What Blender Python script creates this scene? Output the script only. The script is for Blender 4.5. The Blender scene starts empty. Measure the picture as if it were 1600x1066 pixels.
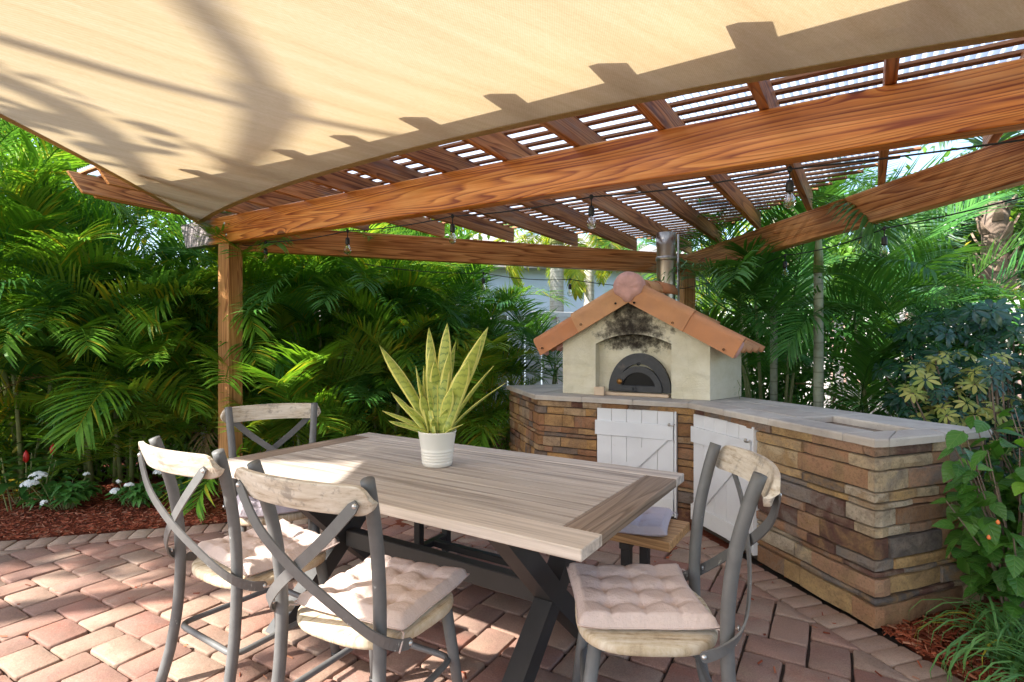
import bpy, math, random
import numpy as np
from mathutils import Vector, Matrix, noise
R = random.Random(7)
PI = math.pi
SC = bpy.context.scene
COL = SC.collection
rad = math.radians

# ------------------------------------------------------------------ camera, world, sun, exposure
CAM_H = 1.37
cam = bpy.data.cameras.new('camera'); camo = bpy.data.objects.new('camera', cam); COL.objects.link(camo)
cam.sensor_width = 36.0; cam.lens = 19.125; cam.clip_start = 0.05; cam.clip_end = 600
camo.location = (0, 0, CAM_H); camo.rotation_euler = (rad(90), 0, 0)
SC.camera = camo

SUN_TRAVEL = Vector((1.05, 0.50, -1.0)).normalized()          # direction the light travels
sun_el = math.asin(-SUN_TRAVEL.z)
to_sun = -SUN_TRAVEL
world = bpy.data.worlds.new('World'); SC.world = world; world.use_nodes = True
wn = world.node_tree.nodes; wl = world.node_tree.links
bg = wn['Background']
sky = wn.new('ShaderNodeTexSky'); sky.sky_type = 'NISHITA'; sky.sun_disc = False
sky.sun_elevation = sun_el
sky.sun_rotation = math.atan2(to_sun.x, to_sun.y)
sky.air_density = 1.0; sky.dust_density = 1.5; sky.ozone_density = 1.0
wl.new(sky.outputs[0], bg.inputs[0]); bg.inputs[1].default_value = 0.15
sl = bpy.data.lights.new('sun', 'SUN'); sl.energy = 4.6; sl.angle = rad(0.75); sl.color = (1.0, 0.95, 0.86)
so = bpy.data.objects.new('sun', sl); COL.objects.link(so)
so.rotation_euler = SUN_TRAVEL.to_track_quat('-Z', 'Y').to_euler(); so.location = (-8, -4, 9)
SC.view_settings.view_transform = 'Standard'; SC.view_settings.look = 'None'
SC.view_settings.exposure = 1.68; SC.view_settings.gamma = 1.0
SC.view_settings.use_curve_mapping = False
SC.cycles.max_bounces = 10; SC.cycles.transparent_max_bounces = 12
SC.cycles.diffuse_bounces = 4; SC.cycles.transmission_bounces = 6; SC.cycles.glossy_bounces = 3
SC.cycles.caustics_reflective = False; SC.cycles.caustics_refractive = False

# ------------------------------------------------------------------ helpers
def V(*a): return Vector(a)

class MB:
    """collects shapes, builds one mesh object"""
    def __init__(s): s.v = []; s.f = []; s.sm = []
    def add(s, vs, fs, smooth=False):
        n = len(s.v); s.v.extend([tuple(p) for p in vs])
        s.f.extend([tuple(i + n for i in f) for f in fs]); s.sm.extend([smooth] * len(fs))
        return s
    def box(s, c, size, M=None, ch=0.0):
        """box centred at c, optional chamfer ch on all top/side edges"""
        hx, hy, hz = size[0] / 2, size[1] / 2, size[2] / 2
        c = Vector(c)
        if ch <= 0:
            vs = [V(x, y, z) for z in (-hz, hz) for y in (-hy, hy) for x in (-hx, hx)]
            fs = [(0, 2, 3, 1), (4, 5, 7, 6), (0, 1, 5, 4), (2, 6, 7, 3), (0, 4, 6, 2), (1, 3, 7, 5)]
        else:
            vs = []; idx = {}
            def g(x, y, z, k):
                p = V(x * (hx - (ch if k != 0 else 0)), y * (hy - (ch if k != 1 else 0)), z * (hz - (ch if k != 2 else 0)))
                idx[(x, y, z, k)] = len(vs); vs.append(p)
            for x in (-1, 1):
                for y in (-1, 1):
                    for z in (-1, 1):
                        for k in range(3): g(x, y, z, k)
            fs = []
            for k in range(3):
                a, b = [(1, 2), (2, 0), (0, 1)][k]
                for sgn in (-1, 1):
                    q = []
                    for (p_, r_) in ((-1, -1), (1, -1), (1, 1), (-1, 1)):
                        t = [0, 0, 0]; t[k] = sgn; t[a] = p_; t[b] = r_
                        q.append(idx[(t[0], t[1], t[2], k)])
                    fs.append(tuple(q if sgn > 0 else q[::-1]))
            for k in range(3):
                a, b = [(1, 2), (2, 0), (0, 1)][k]
                for p_ in (-1, 1):
                    for r_ in (-1, 1):
                        def w(kk, sg):
                            t = [0, 0, 0]; t[k] = sg; t[a] = p_; t[b] = r_
                            return idx[(t[0], t[1], t[2], kk)]
                        q = [w(a, -1), w(a, 1), w(b, 1), w(b, -1)]
                        fs.append(tuple(q if p_ * r_ > 0 else q[::-1]))
            for x in (-1, 1):
                for y in (-1, 1):
                    for z in (-1, 1):
                        q = [idx[(x, y, z, 0)], idx[(x, y, z, 1)], idx[(x, y, z, 2)]]
                        fs.append(tuple(q if x * y * z > 0 else q[::-1]))
        if M is not None: vs = [M @ p for p in vs]
        return s.add([p + c for p in vs], fs)
    def bar(s, a, b, w, h, up=(0, 0, 1), ch=0.0, roll=0):
        a = Vector(a); b = Vector(b); x = (b - a); L = x.length; x.normalize()
        up = Vector(up); y = up.cross(x).normalized(); z = x.cross(y)
        M = Matrix((x, y, z)).transposed()
        if roll: M = M @ Matrix.Rotation(roll, 3, 'X')
        return s.box((a + b) / 2, (L, w, h), M, ch)
    def tube(s, pts, r, n=8, caps=True, smooth=True, sx=1.0):
        pts = [Vector(p) for p in pts]; m = len(pts)
        rs = r if isinstance(r, (list, tuple)) else [r] * m
        vs = []; up = None
        for i, p in enumerate(pts):
            t = (pts[min(i + 1, m - 1)] - pts[max(i - 1, 0)]).normalized()
            if up is None:
                up = V(0, 0, 1) if abs(t.z) < 0.9 else V(0, 1, 0)
            b = t.cross(up).normalized(); up = b.cross(t).normalized()
            for k in range(n):
                a = 2 * PI * k / n
                vs.append(p + (b * math.cos(a) * sx + up * math.sin(a)) * rs[i])
        fs = []
        for i in range(m - 1):
            for k in range(n):
                k2 = (k + 1) % n
                fs.append((i * n + k, i * n + k2, (i + 1) * n + k2, (i + 1) * n + k))
        if caps:
            fs.append(tuple(range(n))[::-1] if True else None); fs.append(tuple((m - 1) * n + k for k in range(n)))
        return s.add(vs, fs, smooth)
    def strip(s, pts, sides, w, th, smooth=False):
        """flat bar along pts; sides = width direction per point"""
        m = len(pts); vs = []
        for i in range(m):
            p = Vector(pts[i]); t = (Vector(pts[min(i + 1, m - 1)]) - Vector(pts[max(i - 1, 0)])).normalized()
            d = Vector(sides[i]); d = (d - t * d.dot(t)).normalized(); nn = t.cross(d)
            ww = w[i] if isinstance(w, (list, tuple)) else w
            for (a, b) in ((-1, -1), (1, -1), (1, 1), (-1, 1)): vs.append(p + d * a * ww / 2 + nn * b * th / 2)
        fs = []
        for i in range(m - 1):
            for k in range(4):
                k2 = (k + 1) % 4; fs.append((i * 4 + k, i * 4 + k2, (i + 1) * 4 + k2, (i + 1) * 4 + k))
        fs.append((3, 2, 1, 0)); fs.append(tuple((m - 1) * 4 + k for k in range(4)))
        return s.add(vs, fs, smooth)
    def lathe(s, prof, n=24, c=(0, 0, 0), smooth=True, M=None):
        vs = []; m = len(prof)
        for (r, z) in prof:
            for k in range(n):
                a = 2 * PI * k / n; p = V(r * math.cos(a), r * math.sin(a), z)
                if M is not None: p = M @ p
                vs.append(p + Vector(c))
        fs = [(i * n + k, i * n + (k + 1) % n, (i + 1) * n + (k + 1) % n, (i + 1) * n + k) for i in range(m - 1) for k in range(n)]
        return s.add(vs, fs, smooth)
    def prism(s, poly, z0, z1, ch=0.0):
        """vertical prism over ccw polygon with chamfered top edge"""
        n = len(poly); P = [Vector((p[0], p[1], 0)) for p in poly]
        ar = sum(P[i].x * P[(i + 1) % n].y - P[(i + 1) % n].x * P[i].y for i in range(n))
        if ar < 0: P = P[::-1]
        vs = [V(p.x, p.y, z0) for p in P]
        if ch > 0:
            vs += [V(p.x, p.y, z1 - ch) for p in P]
            for i in range(n):
                e1 = (P[i] - P[i - 1]).normalized(); e2 = (P[(i + 1) % n] - P[i]).normalized()
                n1 = V(-e1.y, e1.x, 0); n2 = V(-e2.y, e2.x, 0); b = (n1 + n2)
                b = b / max(0.35, b.length_squared / 2) if b.length > 1e-6 else n1
                q = P[i] + b * ch * 0.5 * (1.0 if b.length < 3 else 0.6) * 1.4
                vs.append(V(q.x, q.y, z1))
            lay = 3
        else:
            vs += [V(p.x, p.y, z1) for p in P]; lay = 2
        fs = [tuple(range(n))[::-1]]
        for l in range(lay - 1):
            for i in range(n):
                j = (i + 1) % n; fs.append((l * n + i, l * n + j, (l + 1) * n + j, (l + 1) * n + i))
        fs.append(tuple((lay - 1) * n + i for i in range(n)))
        return s.add(vs, fs)
    def mesh(s, name, mat):
        me = bpy.data.meshes.new(name); me.from_pydata(s.v, [], s.f)
        me.polygons.foreach_set('use_smooth', s.sm)
        if mat: me.materials.append(mat)
        me.update(); return me
    def build(s, name, mat, parent=None, loc=None):
        return link(name, s.mesh(name, mat), parent, loc)

def link(name, me, parent=None, loc=None):
    o = bpy.data.objects.new(name, me); COL.objects.link(o)
    if parent is not None: o.parent = parent
    if loc is not None: o.location = loc
    return o
def tag(o, label, cat, group=None):
    o['label'] = label; o['category'] = cat
    if group: o['group'] = group
    return o
def thing(name, label, cat, loc=(0, 0, 0), rz=0.0, group=None):
    o = bpy.data.objects.new(name, None); COL.objects.link(o); o.location = loc; o.rotation_euler = (0, 0, rz)
    o.empty_display_size = 0.1
    return tag(o, label, cat, group)
def struct(o): o['kind'] = 'structure'; return o
def stuff(o): o['kind'] = 'stuff'; return o
def copy_tree(o, parent=None):
    c = o.copy(); COL.objects.link(c); c.parent = parent
    for ch in list(o.children): copy_tree(ch, c)
    return c
def fast_mesh(name, verts, faces, mat, smooth=False):
    """numpy verts (N,3) and faces (M,k) all same size"""
    me = bpy.data.meshes.new(name); nv = len(verts); nf, k = faces.shape
    me.vertices.add(nv); me.vertices.foreach_set('co', np.asarray(verts, dtype=np.float32).ravel())
    me.loops.add(nf * k); me.loops.foreach_set('vertex_index', faces.astype(np.int32).ravel())
    me.polygons.add(nf); me.polygons.foreach_set('loop_start', np.arange(0, nf * k, k, dtype=np.int32))
    me.polygons.foreach_set('loop_total', np.full(nf, k, dtype=np.int32))
    if smooth: me.polygons.foreach_set('use_smooth', np.ones(nf, dtype=bool))
    me.materials.append(mat); me.update(calc_edges=True); me.validate(); return me

# ------------------------------------------------------------------ material toolkit
class NT:
    def __init__(s, name):
        s.m = bpy.data.materials.new(name); s.m.use_nodes = True
        s.t = s.m.node_tree; s.t.nodes.clear(); s.out = s.t.nodes.new('ShaderNodeOutputMaterial')
    def n(s, typ, **kw):
        nd = s.t.nodes.new(typ)
        for k, v in kw.items():
            if k.startswith('i_'):
                key = k[2:]; key = int(key) if key.isdigit() else key.replace('_', ' ')
                s.set(nd.inputs[key], v)
            else: setattr(nd, k, v)
        return nd
    def set(s, inp, v):
        if isinstance(v, bpy.types.NodeSocket): s.t.links.new(v, inp)
        elif isinstance(v, tuple) and len(v) == 3 and inp.type == 'RGBA': inp.default_value = (*v, 1)
        else: inp.default_value = v
    def math(s, op, a, b=0.0, c=None, clamp=False):
        nd = s.n('ShaderNodeMath', operation=op, use_clamp=clamp); s.set(nd.inputs[0], a); s.set(nd.inputs[1], b)
        if c is not None: s.set(nd.inputs[2], c)
        return nd.outputs[0]
    def vmath(s, op, a, b=(0, 0, 0)):
        nd = s.n('ShaderNodeVectorMath', operation=op); s.set(nd.inputs[0], a); s.set(nd.inputs[1], b); return nd.outputs[0]
    def mix(s, f, a, b, mode='MIX'):
        nd = s.n('ShaderNodeMix', data_type='RGBA', blend_type=mode)
        s.set(nd.inputs[0], f); s.set(nd.inputs[6], a); s.set(nd.inputs[7], b); return nd.outputs[2]
    def noise(s, vec, scale, detail=4, rough=0.55, dist=0.0):
        nd = s.n('ShaderNodeTexNoise'); s.set(nd.inputs['Vector'], vec); nd.inputs['Scale'].default_value = scale
        nd.inputs['Detail'].default_value = detail; nd.inputs['Roughness'].default_value = rough; nd.inputs['Distortion'].default_value = dist
        return nd.outputs[0]
    def voro(s, vec, scale, feat='F1'):
        nd = s.n('ShaderNodeTexVoronoi', feature=feat); s.set(nd.inputs['Vector'], vec); nd.inputs['Scale'].default_value = scale
        return nd
    def ramp(s, f, stops, interp='LINEAR'):
        nd = s.n('ShaderNodeValToRGB'); s.set(nd.inputs[0], f); cr = nd.color_ramp; cr.interpolation = interp
        while len(cr.elements) > 1: cr.elements.remove(cr.elements[-1])
        cr.elements[0].position = stops[0][0]; c0 = stops[0][1]; cr.elements[0].color = (*c0, 1) if isinstance(c0, tuple) else (c0, c0, c0, 1)
        for p, c in stops[1:]:
            e = cr.elements.new(p); e.color = (*c, 1) if isinstance(c, tuple) else (c, c, c, 1)
        return nd.outputs[0]
    def coord(s, which='Object'): return s.n('ShaderNodeTexCoord').outputs[which]
    def scalevec(s, vec, sc): return s.vmath('MULTIPLY', vec, sc)
    def objrand(s): return s.n('ShaderNodeObjectInfo').outputs['Random']
    def rnd(s):
        a = s.n('ShaderNodeObjectInfo').outputs['Random']; b = s.n('ShaderNodeNewGeometry').outputs['Random Per Island']
        return s.math('FRACT', s.math('ADD', a, b))
    def bump(s, h, strength=0.4, dist=0.01, normal=None):
        nd = s.n('ShaderNodeBump'); nd.inputs['Strength'].default_value = strength; nd.inputs['Distance'].default_value = dist
        s.set(nd.inputs['Height'], h)
        if normal is not None: s.set(nd.inputs['Normal'], normal)
        return nd.outputs[0]
    def bsdf(s, col, rough=0.6, metal=0.0, normal=None, spec=0.5, **kw):
        nd = s.n('ShaderNodeBsdfPrincipled'); s.set(nd.inputs['Base Color'], col); s.set(nd.inputs['Roughness'], rough)
        s.set(nd.inputs['Metallic'], metal); nd.inputs['Specular IOR Level'].default_value = spec
        if normal is not None: s.set(nd.inputs['Normal'], normal)
        for k, v in kw.items(): s.set(nd.inputs[k.replace('_', ' ')], v)
        return nd.outputs[0]
    def done(s, sh): s.t.links.new(sh, s.out.inputs[0]); return s.m

def world_pos(n): return n.n('ShaderNodeNewGeometry').outputs['Position']

def wood_mat(name, cols, scale=1.0, rings=7.0, rough=0.55, knots=True, grey=0.0, greycol=(0.30, 0.29, 0.29), gx=None, vary=0.25, bump=0.25, stain=False):
    """grain runs along local X"""
    n = NT(name); oc = n.coord()
    off = n.math('MULTIPLY', n.objrand(), 37.0)
    cb = n.n('ShaderNodeCombineXYZ'); n.set(cb.inputs[0], off); n.set(cb.inputs[1], off); n.set(cb.inputs[2], off)
    v = n.vmath('ADD', oc, cb.outputs[0])
    sv = n.scalevec(n.vmath('ADD', v, n.scalevec(n.n('ShaderNodeTexNoise', i_Vector=n.scalevec(v, (0.5, 1.5, 1.5)), i_Scale=1.0, i_Detail=1.0).outputs[1], (0.0, 0.16, 0.16))), (0.22 * scale, 5.5 * scale, 5.5 * scale))
    f = n.noise(sv, 1.0, 2, 0.45)
    val = n.math('MULTIPLY', f, rings * 4.0)
    dark_knot = None
    if knots:
        kv = n.scalevec(v, (1.5 * scale, 4.0 * scale, 4.0 * scale))
        vo = n.voro(kv, 1.0); d = vo.outputs['Distance']
        sep = n.n('ShaderNodeSeparateColor'); n.set(sep.inputs[0], vo.outputs['Color'])
        gate = n.math('GREATER_THAN', sep.outputs[0], 0.62)
        infl = n.math('MULTIPLY', n.math('SUBTRACT', 1.0, n.math('MULTIPLY', d, 4.0), clamp=True), gate)
        val = n.math('ADD', val, n.math('MULTIPLY', n.math('POWER', infl, 2.0), 4.0))
        dark_knot = n.math('MULTIPLY', n.math('LESS_THAN', d, 0.085), gate)
    fr = n.math('FRACT', val)
    tri = n.math('ADD', n.math('MULTIPLY', n.ramp(fr, [(0.0, 0.0), (0.5, 0.35), (0.85, 1.0), (1.0, 0.0)]), n.math('ADD', 0.45, n.noise(n.scalevec(v, (1.5, 12, 12)), 1.0, 2))), 0.05)
    fine = n.noise(n.scalevec(v, (5.0 * scale, 150.0 * scale, 150.0 * scale)), 1.0, 3, 0.65)
    streak = n.ramp(n.noise(n.scalevec(v, (1.1 * scale, 42.0 * scale, 42.0 * scale)), 1.0, 3, 0.6), [(0.36, 0.0), (0.64, 1.0)])
    big = n.noise(n.scalevec(v, (0.9, 4.0, 4.0)), 1.0, 4, 0.65)
    g = n.math('ADD', n.math('MULTIPLY', tri, 0.42), n.math('ADD', n.math('MULTIPLY', fine, 0.33), n.math('MULTIPLY', streak, 0.30)))
    col = n.ramp(g, [(0.18, cols[0]), (0.46, cols[1]), (0.80, cols[2])])
    if stain:
        col = n.mix(n.ramp(big, [(0.48, 0.0), (0.70, 0.75)]), col, n.mix(1.0, col, (0.60, 0.44, 0.34), 'MULTIPLY'))
        col = n.mix(n.ramp(n.noise(n.vmath('ADD', n.scalevec(v, (0.7, 3.0, 3.0)), (4, 4, 4)), 1.0, 4, 0.65), [(0.56, 0.0), (0.76, 0.55)]), col, n.mix(g, (0.66, 0.46, 0.28), (0.36, 0.19, 0.09)))
    else:
        col = n.mix(n.math('MULTIPLY', n.math('SUBTRACT', big, 0.35, clamp=True), 1.6, clamp=True), col, n.mix(0.5, col, cols[0]))
    hs = n.n('ShaderNodeHueSaturation'); n.set(hs.inputs['Value'], n.math('ADD', 1 - vary / 2, n.math('MULTIPLY', n.objrand(), vary))); n.set(hs.inputs['Color'], col)
    col = hs.outputs[0]
    if dark_knot is not None: col = n.mix(n.math('MULTIPLY', dark_knot, 0.8), col, (cols[2][0] * 0.25, cols[2][1] * 0.2, cols[2][2] * 0.2))
    if grey > 0:
        gm = n.ramp(n.noise(n.scalevec(v, (1.2, 9.0, 9.0)), 1.0, 4, 0.65), [(0.62 - grey * 0.4, 0.0), (0.85 - grey * 0.4, 1.0)])
        col = n.mix(n.math('MULTIPLY', gm, 0.75), col, n.mix(g, greycol, (greycol[0] * 0.6, greycol[1] * 0.6, greycol[2] * 0.6)))
    if gx is not None:      # weathered end: local x below gx goes grey
        sp = n.n('ShaderNodeSeparateXYZ'); n.set(sp.inputs[0], oc)
        e = n.math('ADD', sp.outputs[0], n.math('MULTIPLY', n.math('SUBTRACT', n.noise(n.scalevec(oc, (2, 30, 30)), 1.0, 3, 0.6), 0.5), 0.45))
        gm = n.math('SUBTRACT', 1.0, n.math('MULTIPLY', n.math('SUBTRACT', e, gx), 9.0), clamp=True)
        gm = n.math('MINIMUM', gm, 1.0)
        col = n.mix(n.math('MULTIPLY', gm, 0.9), col, n.mix(g, (0.36, 0.36, 0.40), (0.14, 0.14, 0.16)))
    nm = n.bump(n.math('ADD', n.math('MULTIPLY', tri, -0.6), fine), bump, 0.004)
    return n.done(n.bsdf(col, rough, normal=nm, spec=0.35))

def leaf_mat(name, c1, c2, trans=0.35, rough=0.45, vary=0.5, yellow=0.0, spec=0.4, ycol=(0.45, 0.36, 0.03), veins=False):
    n = NT(name); r = n.rnd(); bmp = None
    col = n.mix(r, c1, c2)
    if yellow > 0:
        g = n.math('GREATER_THAN', n.math('FRACT', n.math('MULTIPLY', r, 17.31)), 1 - yellow)
        col = n.mix(n.math('MULTIPLY', g, 0.8), col, ycol)
    if veins:
        sp = n.n('ShaderNodeSeparateXYZ'); n.set(sp.inputs[0], n.coord()); ax = n.math('ABSOLUTE', sp.outputs[0])
        w_ = n.math('FRACT', n.math('MULTIPLY', n.math('SUBTRACT', sp.outputs[1], n.math('MULTIPLY', ax, 0.9)), 4.5))
        vn = n.math('MAXIMUM', n.ramp(w_, [(0.0, 1.0), (0.10, 0.0), (0.92, 0.0), (1.0, 1.0)]), n.ramp(ax, [(0.0, 1.0), (0.022, 0.0)]))
        col = n.mix(n.math('MULTIPLY', vn, 0.28), col, n.mix(0.5, col, (0.42, 0.55, 0.18)))
        bmp = n.bump(n.math('ADD', n.math('MULTIPLY', vn, -1.0), n.math('MULTIPLY', n.math('SINE', n.math('MULTIPLY', w_, 3.1416)), 0.5)), 0.35, 0.008)
    nz = n.noise(n.coord(), 3.0, 2)
    hs = n.n('ShaderNodeHueSaturation'); n.set(hs.inputs['Color'], col)
    n.set(hs.inputs['Value'], n.math('ADD', 1 - vary / 2, n.math('MULTIPLY', n.math('MULTIPLY', n.math('ADD', n.math('FRACT', n.math('MULTIPLY', r, 7.7)), nz), 0.5), vary)))
    col = hs.outputs[0]
    b = n.bsdf(col, rough, spec=spec, normal=bmp)
    if trans > 0:
        tr = n.n('ShaderNodeBsdfTranslucent'); tc = n.mix(0.2, n.mix(1.0, col, (1.6, 1.6, 0.7), 'MULTIPLY'), (0.25, 0.38, 0.03))
        n.set(tr.inputs[0], tc)
        mx = n.n('ShaderNodeMixShader'); mx.inputs[0].default_value = trans
        n.t.links.new(b, mx.inputs[1]); n.t.links.new(tr.outputs[0], mx.inputs[2]); b = mx.outputs[0]
    return n.done(b)

def plain(name, col, rough=0.6, metal=0.0, spec=0.5, nscale=0, namt=0.15, bump=0.0, bscale=40):
    n = NT(name); c = col; nm = None
    if nscale:
        c = n.mix(n.math('MULTIPLY', n.noise(n.coord(), nscale, 5, 0.6), 1.0), tuple(x * (1 - namt) for x in col), tuple(min(1, x * (1 + namt)) for x in col))
    if bump: nm = n.bump(n.noise(n.coord(), bscale, 5, 0.6), bump, 0.003)
    return n.done(n.bsdf(c, rough, metal, nm, spec))

M = {}
# stained pine of the pergola
M['beam'] = wood_mat('pine_beam', [(0.82, 0.37, 0.10), (0.68, 0.235, 0.045), (0.27, 0.055, 0.009)], rings=7, rough=0.36, bump=0.2, vary=0.1, stain=True)
M['beam_end'] = wood_mat('pine_beam_weathered_end', [(0.82, 0.37, 0.10), (0.68, 0.235, 0.045), (0.27, 0.055, 0.009)], rings=7, rough=0.36, gx=0.50, bump=0.2, vary=0.1, stain=True)
M['back_beam'] = wood_mat('pine_back_beam', [(0.78, 0.40, 0.155), (0.62, 0.255, 0.08), (0.25, 0.07, 0.018)], rings=7, rough=0.45, bump=0.2, vary=0.15, stain=True)
M['rafter'] = wood_mat('pine_rafter', [(0.66, 0.32, 0.12), (0.48, 0.20, 0.065), (0.18, 0.055, 0.016)], rings=6, rough=0.55, grey=0.15, vary=0.4, stain=True)
M['slat'] = wood_mat('pine_slat', [(0.40, 0.20, 0.10), (0.27, 0.12, 0.055), (0.13, 0.05, 0.02)], rings=4, rough=0.7, knots=False, vary=0.5)
M['post'] = wood_mat('pine_post', [(0.62, 0.33, 0.13), (0.48, 0.22, 0.075), (0.22, 0.08, 0.022)], rings=7, rough=0.55, vary=0.1, stain=True)
# greyed teak of the table and chairs
M['teak'] = wood_mat('teak_plank', [(0.58, 0.51, 0.45), (0.46, 0.395, 0.34), (0.27, 0.225, 0.195)], scale=1.6, rings=1.1, rough=0.7, knots=False, vary=0.32, grey=0.12, greycol=(0.42, 0.40, 0.40), bump=0.35)
M['teak_dark'] = wood_mat('teak_end_board', [(0.33, 0.255, 0.20), (0.24, 0.175, 0.13), (0.12, 0.085, 0.06)], scale=1.6, rings=3.0, rough=0.7, knots=False, vary=0.15, bump=0.35)
M['bench_wood'] = wood_mat('bench_plank', [(0.55, 0.33, 0.15), (0.42, 0.23, 0.10), (0.22, 0.11, 0.05)], scale=1.6, rings=4.0, rough=0.6, knots=False, vary=0.2, grey=0.1)

def chair_wood():
    n = NT('chair_bleached_wood'); oc = n.coord()
    f = n.noise(n.scalevec(oc, (4, 40, 55)), 1.0, 5, 0.7)
    base = n.ramp(f, [(0.3, (0.30, 0.235, 0.165)), (0.47, (0.52, 0.455, 0.37)), (0.7, (0.64, 0.59, 0.52))])
    p = n.ramp(n.noise(oc, 9.0, 6, 0.7), [(0.53, 0.0), (0.58, 1.0)])
    q = n.ramp(n.noise(n.vmath('ADD', oc, (5, 3, 1)), 30.0, 4, 0.7), [(0.45, 0.0), (0.60, 1.0)])
    col = n.mix(n.math('MULTIPLY', n.math('MULTIPLY', p, q), 0.8), base, (0.26, 0.23, 0.20))
    return n.done(n.bsdf(col, 0.7, normal=n.bump(n.math('ADD', f, n.math('MULTIPLY', q, -0.4)), 0.35, 0.003), spec=0.3))
M['chair_wood'] = chair_wood()
def seat_wood():
    n = NT('pale_wood_seat'); oc = n.coord()
    f = n.noise(n.scalevec(oc, (70, 5, 5)), 1.0, 5, 0.75); c = n.noise(n.scalevec(oc, (22, 22, 3)), 1.0, 5, 0.7)
    col = n.ramp(n.math('ADD', n.math('MULTIPLY', f, 0.6), n.math('MULTIPLY', c, 0.4)), [(0.34, (0.20, 0.15, 0.10)), (0.46, (0.46, 0.37, 0.25)), (0.62, (0.62, 0.55, 0.44))])
    return n.done(n.bsdf(col, 0.8, normal=n.bump(f, 0.6, 0.004), spec=0.25))
M['chair_seat'] = seat_wood()
def chair_paint():
    n = NT('grey_painted_steel'); oc = n.coord()
    col = n.mix(n.noise(oc, 22, 5, 0.6), (0.080, 0.080, 0.081), (0.150, 0.150, 0.149))
    w = n.ramp(n.noise(n.scalevec(oc, (9, 9, 4)), 1.6, 5, 0.75), [(0.665, 0.0), (0.70, 1.0)])
    col = n.mix(n.math('MULTIPLY', w, 0.75), col, (0.42, 0.43, 0.42))
    return n.done(n.bsdf(col, 0.55, 0.0, n.bump(n.noise(oc, 60, 3), 0.12, 0.002), 0.5))
M['steel'] = chair_paint()
M['black_steel'] = plain('dark_steel', (0.035, 0.034, 0.034), 0.5, 0.0, 0.5, 12, 0.3, 0.08)
M['bench_steel'] = plain('black_bench_steel', (0.018, 0.018, 0.02), 0.45, nscale=10)
M['screw'] = plain('zinc_screw', (0.55, 0.55, 0.55), 0.4, 0.8)

def cushion_mat(name, c):
    n = NT(name); oc = n.coord()
    w = n.noise(n.scalevec(oc, (300, 40, 40)), 1.0, 2); w2 = n.noise(n.scalevec(oc, (40, 300, 40)), 1.0, 2)
    t = n.math('ADD', w, w2)
    col = n.mix(n.math('MULTIPLY', t, 0.5), tuple(x * 0.88 for x in c), tuple(min(1, x * 1.08) for x in c))
    col = n.mix(n.ramp(n.noise(oc, 5, 3), [(0.5, 0.0), (0.8, 0.35)]), col, tuple(x * 0.8 for x in c))
    wr = n.noise(n.scalevec(oc, (14, 14, 14)), 1.0, 4, 0.6, 0.8)
    wr2 = n.noise(oc, 38.0, 4, 0.6, 1.5)
    nm = n.bump(n.math('ADD', n.math('ADD', n.math('MULTIPLY', t, 0.2), wr), n.math('MULTIPLY', wr2, 0.5)), 0.6, 0.010)
    return n.done(n.bsdf(col, 0.9, normal=nm, spec=0.15))
M['cushion'] = cushion_mat('blush_cotton', (0.62, 0.50, 0.455))
M['cushion_lilac'] = cushion_mat('lilac_cotton', (0.52, 0.46, 0.50))

def paver_mat(name, border=False):
    n = NT(name); wp = world_pos(n); r = n.rnd()
    if border:
        base = n.ramp(r, [(0.0, (0.38, 0.255, 0.19)), (0.4, (0.42, 0.30, 0.225)), (0.75, (0.36, 0.23, 0.175)), (1.0, (0.44, 0.33, 0.25))])
    else:
        base = n.ramp(r, [(0.0, (0.34, 0.175, 0.135)), (0.16, (0.24, 0.105, 0.085)), (0.3, (0.37, 0.225, 0.17)), (0.45, (0.34, 0.245, 0.185)), (0.6, (0.26, 0.13, 0.11)), (0.78, (0.39, 0.28, 0.215)), (0.9, (0.24, 0.13, 0.105)), (1.0, (0.34, 0.18, 0.14))], 'CONSTANT')
    base = n.mix(0.0 if border else 0.32, base, (0.36, 0.245, 0.19))
    big = n.noise(wp, 5.5, 4, 0.65)
    other = n.mix(n.math('FRACT', n.math('MULTIPLY', r, 5.3)), (0.32, 0.235, 0.17), (0.31, 0.12, 0.085))
    col = n.mix(n.ramp(big, [(0.38, 0.0), (0.66, 0.75 if not border else 0.35)]), base, other)
    sp = n.noise(wp, 170.0, 3, 0.7)
    col = n.mix(n.ramp(sp, [(0.35, 0.55), (0.5, 0.0)]), col, n.mix(0.6, col, (0.07, 0.05, 0.04)))
    col = n.mix(n.ramp(sp, [(0.58, 0.0), (0.75, 0.45)]), col, (0.52, 0.42, 0.34))
    dirt = n.ramp(n.noise(wp, 2.6, 6, 0.75), [(0.42, 0.0), (0.70, 0.55)])
    col = n.mix(dirt, col, (0.19, 0.14, 0.11))
    h = n.math('ADD', n.math('MULTIPLY', sp, 0.35), n.noise(wp, 32, 4, 0.65))
    return n.done(n.bsdf(col, 0.85, normal=n.bump(h, 0.55, 0.006), spec=0.25))
M['paver'] = paver_mat('tumbled_red_paver'); M['border'] = paver_mat('tan_border_paver', True)
M['joint'] = plain('joint_sand', (0.045, 0.032, 0.025), 0.95, nscale=60, namt=0.5, bump=0.6, bscale=150)

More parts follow.
